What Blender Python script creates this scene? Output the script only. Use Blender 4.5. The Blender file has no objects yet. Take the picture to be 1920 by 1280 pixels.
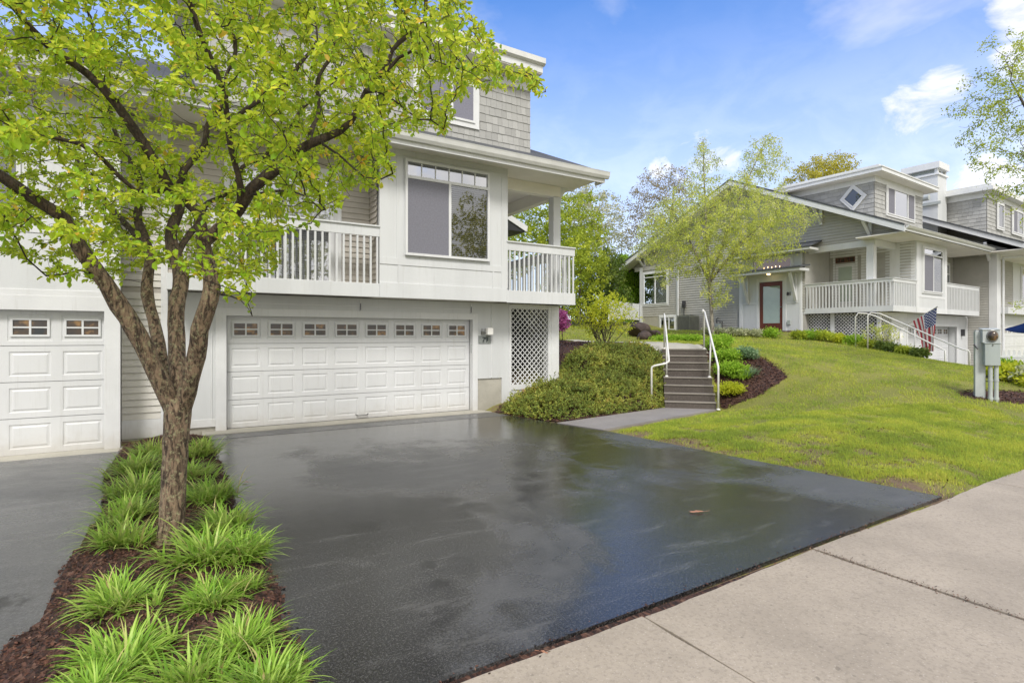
import bpy, math, random
import numpy as np
from mathutils import Vector, Matrix

R = math.radians
random.seed(7)
RNG = np.random.default_rng(11)
SC = bpy.context.scene
COL = SC.collection

# ------------------------------------------------------------------ camera
CAM_Z = 1.75
YAW = R(58.5)
cam_d = bpy.data.cameras.new('camera')
cam = bpy.data.objects.new('camera', cam_d)
COL.objects.link(cam)
cam.location = (0, 0, CAM_Z)
cam.rotation_euler = (R(90), 0, YAW - R(90))
cam_d.sensor_width = 36
cam_d.lens = 1029 / 1920 * 36
cam_d.shift_y = -10 / 1920
cam_d.clip_start = 0.05
cam_d.clip_end = 2000
SC.camera = cam
FW = np.array([math.cos(YAW), math.sin(YAW), 0.])
RT = np.array([math.sin(YAW), -math.cos(YAW), 0.])
UP = np.array([0, 0, 1.])


def at(px, py, t):
    """a point of the place, from its bearing and its distance ahead of the camera"""
    return np.array([0, 0, CAM_Z]) + (FW + RT * (px - 960) / 1029. + UP * (630 - py) / 1029.) * t


# ------------------------------------------------------------------ light
SUN_EL, SUN_AZ = 48., 208.     # azimuth: compass style, clockwise from +Y
sd = Vector((math.sin(R(SUN_AZ)) * math.cos(R(SUN_EL)), math.cos(R(SUN_AZ)) * math.cos(R(SUN_EL)), math.sin(R(SUN_EL))))
sun_d = bpy.data.lights.new('sun', 'SUN')
sun_d.energy = 2.2
sun_d.angle = R(14)
sun_d.color = (1.0, 0.965, 0.91)
sun = bpy.data.objects.new('sun', sun_d)
COL.objects.link(sun)
sun.rotation_euler = sd.to_track_quat('Z', 'Y').to_euler()
SC.view_settings.view_transform = 'Standard'
SC.view_settings.look = 'None'
SC.view_settings.gamma = 1
SC.view_settings.exposure = 0.43


class NT:
    """tiny node-tree helper"""
    def __init__(s, tree):
        s.t = tree; s.n = tree.nodes; s.l = tree.links
    def add(s, typ, **kw):
        nd = s.n.new(typ)
        for k, v in kw.items():
            if k.startswith('i_'):
                key = k[2:].replace('_', ' ')
                nd.inputs[int(key) if key.isdigit() else key].default_value = v
            else:
                setattr(nd, k, v)
        return nd
    def link(s, a, b): s.l.new(a, b)
    def math(s, op, a, b=None, c=None, clamp=False):
        m = s.n.new('ShaderNodeMath'); m.operation = op; m.use_clamp = clamp
        for i, v in enumerate((a, b, c)):
            if v is None: continue
            if isinstance(v, (int, float)): m.inputs[i].default_value = v
            else: s.l.new(v, m.inputs[i])
        return m.outputs[0]
    def mix(s, fac, a, b, mode='MIX'):
        m = s.n.new('ShaderNodeMix'); m.data_type = 'RGBA'; m.blend_type = mode
        for inp, v in ((m.inputs[0], fac), (m.inputs[6], a), (m.inputs[7], b)):
            if isinstance(v, (int, float)): inp.default_value = v
            elif isinstance(v, tuple): inp.default_value = (*v[:3], 1)
            else: s.l.new(v, inp)
        return m.outputs[2]
    def ramp(s, fac, stops, interp='LINEAR'):
        r = s.n.new('ShaderNodeValToRGB'); r.color_ramp.interpolation = interp
        e = r.color_ramp.elements
        while len(e) < len(stops): e.new(0.5)
        for k, (p, c) in enumerate(stops):
            e[k].position = p
            e[k].color = (c, c, c, 1) if isinstance(c, (int, float)) else (*c[:3], 1)
        s.l.new(fac, r.inputs[0])
        return r.outputs[0]
    def noise(s, vec, scale, detail=4, rough=0.55, dist=0.0):
        n = s.n.new('ShaderNodeTexNoise')
        n.inputs['Scale'].default_value = scale; n.inputs['Detail'].default_value = detail
        n.inputs['Roughness'].default_value = rough; n.inputs['Distortion'].default_value = dist
        if vec is not None: s.l.new(vec, n.inputs['Vector'])
        return n.outputs['Fac']
    def smooth(s, v, lo, hi):
        m = s.n.new('ShaderNodeMapRange'); m.interpolation_type = 'SMOOTHSTEP'
        m.inputs[1].default_value = lo; m.inputs[2].default_value = hi
        s.l.new(v, m.inputs[0]); return m.outputs[0]


world = bpy.data.worlds.new('World')
SC.world = world
world.use_nodes = True
w = NT(world.node_tree)
w.n.clear()
wo = w.add('ShaderNodeOutputWorld')
bg = w.add('ShaderNodeBackground')
SKY_STRENGTH = 0.15
bg.inputs['Strength'].default_value = SKY_STRENGTH
w.link(bg.outputs[0], wo.inputs[0])
sky = w.add('ShaderNodeTexSky')
sky.sky_type = 'NISHITA'
sky.sun_disc = False
sky.sun_elevation = R(SUN_EL)
sky.sun_rotation = R(SUN_AZ)
sky.altitude = 50
sky.air_density = 1.0
sky.dust_density = 0.3
sky.ozone_density = 2.5
tc = w.add('ShaderNodeTexCoord')
nrm = w.add('ShaderNodeVectorMath', operation='NORMALIZE')
w.link(tc.outputs['Generated'], nrm.inputs[0])
D = nrm.outputs[0]
sep = w.add('ShaderNodeSeparateXYZ'); w.link(D, sep.inputs[0])


def dirdot(px, py):
    v = FW + RT * (px - 960) / 1029. + UP * (630 - py) / 1029.
    v = v / np.linalg.norm(v)
    d = w.add('ShaderNodeVectorMath', operation='DOT_PRODUCT')
    w.link(D, d.inputs[0]); d.inputs[1].default_value = tuple(v)
    return d.outputs['Value']


def blob(px, py, deg):
    return w.smooth(dirdot(px, py), math.cos(R(deg)), math.cos(R(deg * 0.15)))


# stretched coordinates give flattened banks of cloud
mp = w.add('ShaderNodeMapping'); mp.inputs['Scale'].default_value = (1, 1, 1.9); w.link(D, mp.inputs[0])
n1 = w.noise(mp.outputs[0], 9.0, 8, 0.62, 0.5)
n2 = w.noise(mp.outputs[0], 2.3, 6, 0.6, 0.3)
banks = None
for (px, py, deg) in ((1700, 212, 3.2), (1760, 190, 3.6), (1300, 305, 4.2), (1360, 300, 2.6), (1850, 335, 3.2), (1915, 335, 4), (1935, 10, 4), (1240, 315, 2.0), (1925, 110, 3)):
    b = blob(px, py, deg)
    banks = b if banks is None else w.math('MAXIMUM', banks, b)
puff = w.math('MULTIPLY', w.smooth(w.math('ADD', w.math('MULTIPLY', banks, 0.46), n1), 0.64, 1.08), 0.8)
# thin high veil
veil = w.math('MULTIPLY', w.smooth(n2, 0.36, 0.72), 0.42)
# unseen cloud cover added behind the camera to soften and whiten the light
back = w.add('ShaderNodeVectorMath', operation='DOT_PRODUCT')
w.link(D, back.inputs[0]); back.inputs[1].default_value = (0.05, -0.99, 0.08)
backm = w.math('MULTIPLY', w.smooth(back.outputs['Value'], -0.18, 0.16), w.smooth(n2, 0.22, 0.45))
lowhaze = w.math('MULTIPLY', w.math('SUBTRACT', 1.0, w.smooth(sep.outputs['Z'], 0.02, 0.62)), 0.74)
cover = w.math('MAXIMUM', w.math('MAXIMUM', puff, veil), w.math('MAXIMUM', backm, lowhaze), clamp=True)
skyc = w.mix(1.0, sky.outputs[0], (0.40, 0.86, 1.36), 'MULTIPLY')
cl_col = w.mix(w.smooth(n1, 0.35, 0.65), (5.6, 5.5, 5.6), (6.9, 6.6, 6.3))
w.link(w.mix(cover, skyc, cl_col), bg.inputs['Color'])

# ------------------------------------------------------------------ materials
MATS = {}


def new_mat(name):
    m = bpy.data.materials.new(name); m.use_nodes = True
    t = NT(m.node_tree)
    p = t.n['Principled BSDF']
    MATS[name] = m
    return m, t, p


def objco(t):
    c = t.add('ShaderNodeTexCoord'); return c.outputs['Object']


def geoco(t):
    c = t.add('ShaderNodeNewGeometry'); return c.outputs['Position']


def bump(t, p, h, strength, dist=0.01):
    b = t.add('ShaderNodeBump'); b.inputs['Strength'].default_value = strength; b.inputs['Distance'].default_value = dist
    t.link(h, b.inputs['Height']); t.link(b.outputs[0], p.inputs['Normal'])


def pmat(name, col, rough=0.6, var=0.12, scale=3.0, fine=60.0, bmp=0.15, spec=0.4, tint=None, metal=0.0, streak=False, splash=False):
    """painted / plain surface: slow colour drift, fine grain, slight grime of its own"""
    m, t, p = new_mat(name)
    co = objco(t)
    if streak:
        mpn = t.add('ShaderNodeMapping'); mpn.inputs['Scale'].default_value = (1, 1, 0.12); t.link(co, mpn.inputs[0])
        v = mpn.outputs[0]
    else:
        v = co
    a = t.noise(v, scale, 5, 0.6)
    b = t.noise(co, fine, 2, 0.5)
    dark = tuple(c * (1 - var) for c in col)
    lite = tuple(min(1, c * (1 + var * 0.6)) for c in col)
    if tint: dark = tint
    c1 = t.mix(t.smooth(a, 0.3, 0.7), dark, lite)
    c2 = t.mix(t.math('MULTIPLY', t.smooth(b, 0.35, 0.7), var * 0.8), c1, tuple(c * 0.75 for c in col))
    if splash:    # rain-splashed dirt on the lowest boards, faint drip marks above
        wz = t.add('ShaderNodeSeparateXYZ'); t.link(geoco(t), wz.inputs[0])
        mps = t.add('ShaderNodeMapping'); mps.inputs['Scale'].default_value = (1, 1, 0.06); t.link(co, mps.inputs[0])
        drip = t.noise(mps.outputs[0], 14, 4, 0.7)
        low = t.math('SUBTRACT', 1.0, t.smooth(t.math('ADD', wz.outputs[2], t.math('MULTIPLY', t.noise(co, 5, 5, 0.75), 0.5)), 0.12, 0.62))
        c2 = t.mix(t.math('MULTIPLY', low, 0.42), c2, (0.36, 0.31, 0.24))
        c2 = t.mix(t.math('MULTIPLY', t.smooth(drip, 0.54, 0.72), 0.16), c2, (0.32, 0.30, 0.25))
    t.link(c2, p.inputs['Base Color'])
    p.inputs['Roughness'].default_value = rough
    p.inputs['Specular IOR Level'].default_value = spec
    p.inputs['Metallic'].default_value = metal
    rr = t.math('ADD', t.math('MULTIPLY', a, 0.2), rough - 0.1, clamp=True)
    t.link(rr, p.inputs['Roughness'])
    if bmp: bump(t, p, b, bmp, 0.003)
    return m


WHITE = pmat('white_paint', (0.63, 0.645, 0.65), 0.5, 0.07, 1.3, 40, 0.12, 0.35, streak=True, splash=True)
TRIM = pmat('white_trim_paint', (0.70, 0.71, 0.715), 0.45, 0.05, 2.0, 50, 0.1, splash=True)
DOORW = pmat('garage_door_paint', (0.675, 0.685, 0.69), 0.42, 0.06, 1.0, 80, 0.08, streak=True, splash=True)
SOFFIT = pmat('soffit_paint', (0.84, 0.81, 0.75), 0.65, 0.06, 1.2, 30, 0.1)
SIDING = pmat('beige_grey_siding', (0.46, 0.43, 0.385), 0.6, 0.08, 2.0, 60, 0.2)
SIDING_L = pmat('light_siding', (0.62, 0.60, 0.55), 0.6, 0.06, 2.0, 60, 0.2)
SIDING2 = pmat('warm_grey_siding', (0.43, 0.42, 0.385), 0.6, 0.08, 2.0, 60, 0.2)
GUTTER = pmat('gutter_metal', (0.66, 0.665, 0.65), 0.35, 0.08, 3, 60, 0.05)
RAILW = pmat('rail_white_enamel', (0.70, 0.69, 0.66), 0.3, 0.05, 6, 60, 0.05, 0.5)
GREYMET = pmat('grey_painted_metal', (0.36, 0.40, 0.385), 0.4, 0.12, 4, 60, 0.1, streak=True)
GREYLITE = pmat('pale_grey_metal', (0.44, 0.47, 0.46), 0.4, 0.1, 4, 60, 0.1)
DARKMET = pmat('dark_metal', (0.05, 0.05, 0.055), 0.45, 0.2, 6, 60, 0.1)
REDWOOD = pmat('red_stained_wood', (0.14, 0.035, 0.02), 0.4, 0.3, 6, 60, 0.3, streak=True)
ROCK = pmat('dark_rock', (0.07, 0.05, 0.045), 0.8, 0.5, 3, 15, 0.8)
BLUECLOTH = pmat('blue_cloth', (0.012, 0.045, 0.22), 0.75, 0.2, 5, 200, 0.3)
PLATE = pmat('grey_number_plate', (0.27, 0.29, 0.28), 0.5, 0.25, 14, 60, 0.2)
NUMB = pmat('dark_numeral', (0.04, 0.05, 0.05), 0.5, 0.1)
STEEL = pmat('dull_steel', (0.25, 0.25, 0.24), 0.35, 0.15, metal=0.7)
OPAL = pmat('opal_glass', (0.85, 0.84, 0.80), 0.2, 0.02, spec=0.6)
GREENISH = pmat('pale_green_blind', (0.40, 0.47, 0.40), 0.5, 0.06)
ACGREY = pmat('ac_grey', (0.20, 0.21, 0.18), 0.5, 0.15)


def concrete(name, c, speck=0.5, stain=0.5, wet=0.0):
    m, t, p = new_mat(name)
    co = geoco(t)
    a = t.noise(co, 0.9, 6, 0.65)
    b = t.noise(co, 42, 4, 0.75)
    vor = t.add('ShaderNodeTexVoronoi'); vor.inputs['Scale'].default_value = 42; t.link(co, vor.inputs['Vector'])
    d = t.noise(co, 9, 5, 0.7)
    base = t.mix(t.smooth(a, 0.3, 0.7), tuple(x * (1 - 0.22 * stain) for x in c), tuple(x * 1.06 for x in c))
    base = t.mix(t.math('MULTIPLY', t.smooth(b, 0.47, 0.66), 0.75 * speck), base, tuple(x * 0.5 for x in c))
    base = t.mix(t.math('MULTIPLY', t.smooth(vor.outputs['Distance'], 0.24, 0.1), 0.55 * speck), base, (0.62, 0.56, 0.49))
    base = t.mix(t.math('MULTIPLY', t.smooth(t.noise(co, 17, 2, 0.5), 0.70, 0.74), 0.7 * speck), base, tuple(x * 0.3 for x in c))
    base = t.mix(t.math('MULTIPLY', t.smooth(d, 0.56, 0.72), 0.35 * stain), base, tuple(x * 0.55 for x in c))
    t.link(base, p.inputs['Base Color'])
    p.inputs['Roughness'].default_value = 0.8 - wet
    bump(t, p, t.math('ADD', b, t.math('MULTIPLY', d, 0.6)), 0.55, 0.004)
    return m


CONC = concrete('sidewalk_concrete', (0.40, 0.342, 0.275), 0.6, 0.9)
CONC_D = concrete('damp_step_concrete', (0.095, 0.078, 0.065), 0.7, 1.0, 0.1)
CONC_N = concrete('step_nosing_concrete', (0.27, 0.245, 0.21), 0.5, 0.6)
CONC_W = concrete('walkway_concrete', (0.27, 0.25, 0.24), 0.4, 0.8, 0.15)
CONC_F = concrete('foundation_concrete', (0.44, 0.42, 0.36), 0.3, 1.0)


def asphalt(name, base, lite, r_lo, r_hi, seed, oil=()):
    m, t, p = new_mat(name)
    co = geoco(t)
    mpn = t.add('ShaderNodeMapping'); mpn.inputs['Location'].default_value = (seed, seed, 0); mpn.inputs['Scale'].default_value = (1, 0.8, 1); t.link(co, mpn.inputs[0])
    v = mpn.outputs[0]
    pud = t.noise(v, 0.42, 5, 0.55, 0.4)
    med = t.noise(v, 2.2, 6, 0.65, 0.6)
    fine = t.noise(co, 130, 3, 0.7)
    grit = t.add('ShaderNodeTexVoronoi'); grit.inputs['Scale'].default_value = 160; t.link(co, grit.inputs['Vector'])
    wet = t.smooth(t.math('ADD', pud, t.math('MULTIPLY', med, 0.30)), 0.50, 0.66)
    rgh = t.add('ShaderNodeMapRange'); t.link(wet, rgh.inputs[0])
    rgh.inputs[3].default_value = r_hi; rgh.inputs[4].default_value = r_lo
    rr = t.math('ADD', rgh.outputs[0], t.math('MULTIPLY', t.math('SUBTRACT', med, 0.5), 0.22), clamp=True)
    t.link(rr, p.inputs['Roughness'])
    c = t.mix(wet, lite, base)
    c = t.mix(t.math('MULTIPLY', t.smooth(fine, 0.5, 0.72), 0.5), c, tuple(x * 1.7 for x in lite))
    c = t.mix(t.math('MULTIPLY', t.smooth(t.noise(co, 1.3, 5, 0.7), 0.5, 0.7), 0.35), c, tuple(x * 0.55 for x in base))
    grain = t.noise(co, 62, 5, 0.85)
    c = t.mix(t.math('MULTIPLY', t.smooth(grain, 0.50, 0.64), 0.42), c, tuple(x * 2.3 for x in lite))
    c = t.mix(t.math('MULTIPLY', t.smooth(grain, 0.50, 0.36), 0.6), c, tuple(x * 0.35 for x in base))
    mp2 = t.add('ShaderNodeMapping'); mp2.inputs['Scale'].default_value = (0.35, 1.6, 1); mp2.inputs['Rotation'].default_value = (0, 0, 0.35); t.link(co, mp2.inputs[0])
    smear = t.noise(mp2.outputs[0], 2.6, 6, 0.7, 0.5)
    c = t.mix(t.math('MULTIPLY', t.smooth(smear, 0.52, 0.72), 0.5), c, tuple(x * 1.5 for x in lite))
    rr = t.math('ADD', rr, t.math('MULTIPLY', t.math('SUBTRACT', smear, 0.5), 0.35), clamp=True); t.link(rr, p.inputs['Roughness'])
    stain = t.smooth(t.math('ADD', t.noise(co, 0.8, 2, 0.5), t.math('MULTIPLY', t.noise(co, 7, 4, 0.7), 0.35)), 0.86, 0.90)
    c = t.mix(t.math('MULTIPLY', stain, 0.8), c, (0.008, 0.008, 0.008))
    for (ox, oy, orr) in oil:      # old oil drips
        vm = t.add('ShaderNodeVectorMath', operation='DISTANCE'); t.link(co, vm.inputs[0]); vm.inputs[1].default_value = (ox, oy, 0)
        dd = t.math('ADD', vm.outputs['Value'], t.math('MULTIPLY', t.math('SUBTRACT', t.noise(co, 9, 5, 0.75), 0.5), orr * 3.2))
        c = t.mix(t.math('MULTIPLY', t.math('SUBTRACT', 1.0, t.smooth(dd, orr * .35, orr)), 0.85), c, (0.006, 0.006, 0.006))
    t.link(c, p.inputs['Base Color'])
    p.inputs['Specular IOR Level'].default_value = 0.85
    dry = t.math('SUBTRACT', 1.0, t.math('MULTIPLY', wet, 0.78))
    h = t.math('MULTIPLY', t.math('ADD', t.math('MULTIPLY', grit.outputs['Distance'], 0.7), fine), dry)
    h = t.math('ADD', h, t.math('MULTIPLY', t.noise(co, 6, 3, 0.5), 0.5))
    h = t.math('ADD', h, t.math('MULTIPLY', grain, 0.22))
    bump(t, p, h, 0.5, 0.004)
    return m


ASPH = asphalt('wet_sealed_asphalt', (0.014, 0.014, 0.0145), (0.088, 0.086, 0.084), 0.10, 0.36, 3.0, ((1.46, 4.98, 0.22), (2.15, 8.6, 0.2), (1.6, 3.6, 0.10)))
ASPH2 = asphalt('worn_damp_asphalt', (0.06, 0.06, 0.063), (0.105, 0.105, 0.107), 0.28, 0.50, 9.0, ((-1.02, 4.85, 0.20), (-1.5, 5.1, 0.14)))
ASPH_E = asphalt('fresh_sealer_band', (0.030, 0.030, 0.034), (0.055, 0.055, 0.060), 0.24, 0.42, 5.0)


def mulch_mat():
    m, t, p = new_mat('bark_mulch')
    co = geoco(t)
    v = t.add('ShaderNodeTexVoronoi'); v.inputs['Scale'].default_value = 48; v.feature = 'F1'
    mpn = t.add('ShaderNodeMapping'); mpn.inputs['Scale'].default_value = (1, 0.45, 1); mpn.inputs['Rotation'].default_value = (0, 0, 0.6); t.link(co, mpn.inputs[0])
    t.link(mpn.outputs[0], v.inputs['Vector'])
    sepc = t.add('ShaderNodeSeparateColor'); t.link(v.outputs['Color'], sepc.inputs[0])
    c = t.ramp(sepc.outputs[0], [(0.0, (0.018, 0.009, 0.007)), (0.55, (0.060, 0.026, 0.017)), (0.85, (0.12, 0.054, 0.035)), (1.0, (0.16, 0.09, 0.06))])
    t.link(c, p.inputs['Base Color'])
    p.inputs['Roughness'].default_value = 0.75
    bump(t, p, t.math('ADD', v.outputs['Distance'], t.noise(co, 30, 4, 0.7)), 0.9, 0.02)
    return m


MULCH = mulch_mat()


def lawn_mat():
    m, t, p = new_mat('lawn_turf')
    co = geoco(t)
    a = t.noise(co, 0.55, 6, 0.6)
    b = t.noise(co, 28, 4, 0.7)
    c = t.mix(t.smooth(a, 0.35, 0.65), (0.20, 0.21, 0.035), (0.27, 0.27, 0.045))
    c = t.mix(t.math('MULTIPLY', b, 0.6), c, (0.14, 0.13, 0.035))
    # worn bare soil in the strip next to the driveway
    sx = t.add('ShaderNodeSeparateXYZ'); t.link(co, sx.inputs[0])
    near = t.math('SUBTRACT', 1.0, t.smooth(sx.outputs[0], 7.3, 9.6))
    soil = t.math('MULTIPLY', near, t.smooth(t.noise(co, 1.6, 5, 0.7), 0.40, 0.56))
    c = t.mix(soil, c, t.mix(b, (0.10, 0.062, 0.04), (0.24, 0.17, 0.11)))
    t.link(c, p.inputs['Base Color'])
    p.inputs['Roughness'].default_value = 0.85
    bump(t, p, b, 0.9, 0.03)
    return m


LAWN = lawn_mat()


def foliage(name, stops, trans=0.45, rough=0.5, patch=None, spec=0.3):
    """leaf material: each leaf has its own tint from the 'rnd' attribute"""
    m, t, p = new_mat(name)
    at_ = t.add('ShaderNodeAttribute'); at_.attribute_name = 'rnd'
    f = at_.outputs['Fac']
    if patch:
        f = t.math('ADD', t.math('MULTIPLY', f, 0.55), t.math('MULTIPLY', t.smooth(t.noise(geoco(t), patch, 4, 0.6), 0.3, 0.7), 0.45))
    c = t.ramp(f, stops)
    t.link(c, p.inputs['Base Color'])
    p.inputs['Roughness'].default_value = rough
    p.inputs['Specular IOR Level'].default_value = spec
    tr = t.add('ShaderNodeBsdfTranslucent')
    t.link(t.mix(0.5, c, tuple(min(1, x * 1.5) for x in stops[-1][1])), tr.inputs['Color'])
    mx = t.add('ShaderNodeMixShader'); mx.inputs[0].default_value = trans
    t.link(p.outputs[0], mx.inputs[1]); t.link(tr.outputs[0], mx.inputs[2])
    t.link(mx.outputs[0], t.n['Material Output'].inputs['Surface'])
    return m


LEAF_MAIN = foliage('young_lime_leaf', [(0, (0.10, 0.29, 0.02)), (0.3, (0.26, 0.54, 0.03)), (0.65, (0.52, 0.76, 0.04)), (0.97, (0.85, 0.85, 0.08)), (1, (0.78, 0.52, 0.08))], 0.58, 0.42)
LEAF_LILY = foliage('daylily_blade', [(0, (0.13, 0.31, 0.03)), (0.5, (0.30, 0.55, 0.06)), (0.95, (0.55, 0.74, 0.17)), (0.98, (0.62, 0.54, 0.24)), (1, (0.55, 0.42, 0.22))], 0.42, 0.38)
LEAF_GRASS = foliage('grass_blade', [(0, (0.09, 0.18, 0.02)), (0.35, (0.24, 0.38, 0.035)), (0.7, (0.46, 0.55, 0.05)), (0.93, (0.62, 0.62, 0.09)), (1, (0.62, 0.50, 0.20))], 0.4, 0.6, patch=1.1)
LEAF_DRY = foliage('dry_grass_blade', [(0, (0.256, 0.192, 0.080)), (1, (0.544, 0.416, 0.208))], 0.3, 0.7)
LEAF_JUN = foliage('evergreen_cover_leaf', [(0, (0.06, 0.11, 0.022)), (0.45, (0.20, 0.29, 0.05)), (0.78, (0.42, 0.46, 0.08)), (0.94, (0.56, 0.46, 0.12)), (1, (0.60, 0.34, 0.16))], 0.3, 0.5, patch=1.6)
LEAF_BIRCH = foliage('birch_catkin_leaf', [(0, (0.27, 0.35, 0.05)), (0.5, (0.56, 0.64, 0.06)), (0.85, (0.76, 0.76, 0.10)), (1, (0.75, 0.74, 0.46))], 0.45, 0.6)
LEAF_BUD = foliage('purple_bud_leaf', [(0, (0.22, 0.17, 0.12)), (0.6, (0.36, 0.29, 0.19)), (1, (0.46, 0.44, 0.2))], 0.4, 0.6)
LEAF_PALE = foliage('pale_bud_leaf', [(0, (0.330, 0.360, 0.195)), (0.6, (0.540, 0.540, 0.300)), (1, (0.720, 0.690, 0.510))], 0.4, 0.6)
LEAF_MID = foliage('mid_green_leaf', [(0, (0.132, 0.198, 0.026)), (0.5, (0.330, 0.418, 0.044)), (1, (0.616, 0.660, 0.077))], 0.4, 0.55)
LEAF_DARK = foliage('dark_green_leaf', [(0, (0.055, 0.099, 0.022)), (0.6, (0.132, 0.198, 0.035)), (1, (0.264, 0.330, 0.066))], 0.3, 0.55)
LEAF_GOLD = foliage('golden_leaf', [(0, (0.26, 0.24, 0.03)), (0.5, (0.46, 0.41, 0.04)), (1, (0.60, 0.56, 0.10))], 0.4, 0.55)
LEAF_LIME = foliage('lime_shrub_leaf', [(0, (0.270, 0.360, 0.022)), (0.5, (0.480, 0.540, 0.030)), (1, (0.690, 0.675, 0.075))], 0.5, 0.5)
LEAF_GREEN = foliage('bright_green_leaf', [(0, (0.140, 0.280, 0.024)), (0.5, (0.280, 0.480, 0.036)), (1, (0.480, 0.640, 0.080))], 0.4, 0.5)
LEAF_BLUE = foliage('blue_green_leaf', [(0, (0.119, 0.221, 0.102)), (0.6, (0.221, 0.357, 0.170)), (1, (0.374, 0.476, 0.306))], 0.35, 0.55)
LEAF_PINK = foliage('pink_petal', [(0, (0.30, 0.05, 0.18)), (0.6, (0.50, 0.12, 0.34)), (1, (0.62, 0.26, 0.5))], 0.4, 0.5)
LEAF_CREAM = foliage('cream_edged_leaf', [(0, (0.196, 0.252, 0.084)), (0.6, (0.476, 0.504, 0.280)), (1, (0.770, 0.756, 0.560))], 0.35, 0.5)
LEAF_OLD = foliage('fallen_leaf_tan', [(0, (0.42, 0.20, 0.12)), (1, (0.55, 0.30, 0.2))], 0.2, 0.6)
CHIP = foliage('bark_chip', [(0, (0.016, 0.008, 0.006)), (0.6, (0.075, 0.032, 0.021)), (0.9, (0.15, 0.068, 0.044)), (1, (0.20, 0.12, 0.08))], 0.0, 0.7)


def bark(name, dark, mid, lichen, scale=1.0, lich=0.5, wet=False):
    m, t, p = new_mat(name)
    co = geoco(t)
    mpn = t.add('ShaderNodeMapping'); mpn.inputs['Scale'].default_value = (1, 1, 0.28); t.link(co, mpn.inputs[0])
    a = t.noise(mpn.outputs[0], 26 * scale, 6, 0.7, 0.8)
    b = t.noise(co, 24 * scale, 6, 0.75)
    c_ = t.noise(mpn.outputs[0], 70 * scale, 3, 0.6)
    c = t.mix(t.smooth(a, 0.38, 0.62), dark, mid)
    c = t.mix(t.math('MULTIPLY', t.smooth(b, 0.52, 0.62), lich), c, lichen)
    c = t.mix(t.math('MULTIPLY', t.smooth(c_, 0.55, 0.7), 0.4), c, tuple(x * 0.5 for x in dark))
    if wet:   # rain-darkened upper limbs, dry lichened stems below
        sz = t.add('ShaderNodeSeparateXYZ'); t.link(co, sz.inputs[0])
        c = t.mix(t.math('MULTIPLY', t.smooth(t.math('ADD', sz.outputs[2], t.math('MULTIPLY', b, 0.8)), 2.55, 3.2), 0.82), c, tuple(x * 0.55 for x in dark))
    t.link(c, p.inputs['Base Color'])
    p.inputs['Roughness'].default_value = 0.7
    bump(t, p, t.math('ADD', a, t.math('MULTIPLY', c_, 0.4)), 1.0, 0.022)
    return m


BARK = bark('lichen_bark', (0.040, 0.023, 0.014), (0.33, 0.23, 0.15), (0.40, 0.39, 0.22), 1.3, 0.75, True)
BARK_T = bark('twig_bark', (0.022, 0.015, 0.011), (0.06, 0.042, 0.03), (0.09, 0.085, 0.05), 1.5, 0.3)
BARK_B = bark('birch_bark', (0.10, 0.085, 0.07), (0.36, 0.33, 0.28), (0.42, 0.40, 0.34), 0.5, 0.4)
BARK_G = bark('grey_bark', (0.05, 0.04, 0.035), (0.14, 0.12, 0.10), (0.18, 0.17, 0.13), 0.5, 0.3)


def shingle_roof(name, c):
    m, t, p = new_mat(name)
    co = objco(t)
    mpn = t.add('ShaderNodeMapping'); mpn.inputs['Scale'].default_value = (1, 1, 1); t.link(co, mpn.inputs[0])
    br = t.add('ShaderNodeTexBrick'); t.link(mpn.outputs[0], br.inputs['Vector'])
    br.inputs['Scale'].default_value = 1.0; br.inputs['Brick Width'].default_value = 0.3; br.inputs['Row Height'].default_value = 0.13
    br.inputs['Mortar Size'].default_value = 0.008
    br.inputs['Color1'].default_value = (*c, 1); br.inputs['Color2'].default_value = (*[x * 1.5 for x in c], 1)
    br.inputs['Mortar'].default_value = (*[x * 0.4 for x in c], 1)
    n = t.noise(co, 90, 3, 0.6)
    t.link(t.mix(t.math('MULTIPLY', n, 0.5), br.outputs['Color'], tuple(x * 0.6 for x in c)), p.inputs['Base Color'])
    p.inputs['Roughness'].default_value = 0.85
    bump(t, p, t.math('ADD', br.outputs['Fac'], n), 0.5, 0.006)
    return m


ROOF = shingle_roof('asphalt_shingles', (0.075, 0.08, 0.088))
ROOF2 = shingle_roof('pale_asphalt_shingles', (0.22, 0.22, 0.22))
SHING = pmat('grey_shingle', (0.40, 0.40, 0.39), 0.7, 0.2, 7.0, 70, 0.3)


def shing_mat(name, c):
    m, t, p = new_mat(name)
    at_ = t.add('ShaderNodeAttribute'); at_.attribute_name = 'rnd'
    b = t.noise(objco(t), 70, 3, 0.6)
    cc = t.mix(at_.outputs['Fac'], tuple(x * 0.84 for x in c), tuple(x * 1.1 for x in c))
    t.link(t.mix(t.math('MULTIPLY', t.smooth(b, 0.4, 0.7), 0.3), cc, tuple(x * 0.6 for x in c)), p.inputs['Base Color'])
    p.inputs['Roughness'].default_value = 0.75
    bump(t, p, b, 0.3, 0.003)
    return m


SHING = shing_mat('grey_wall_shingle', (0.41, 0.41, 0.395))


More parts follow.
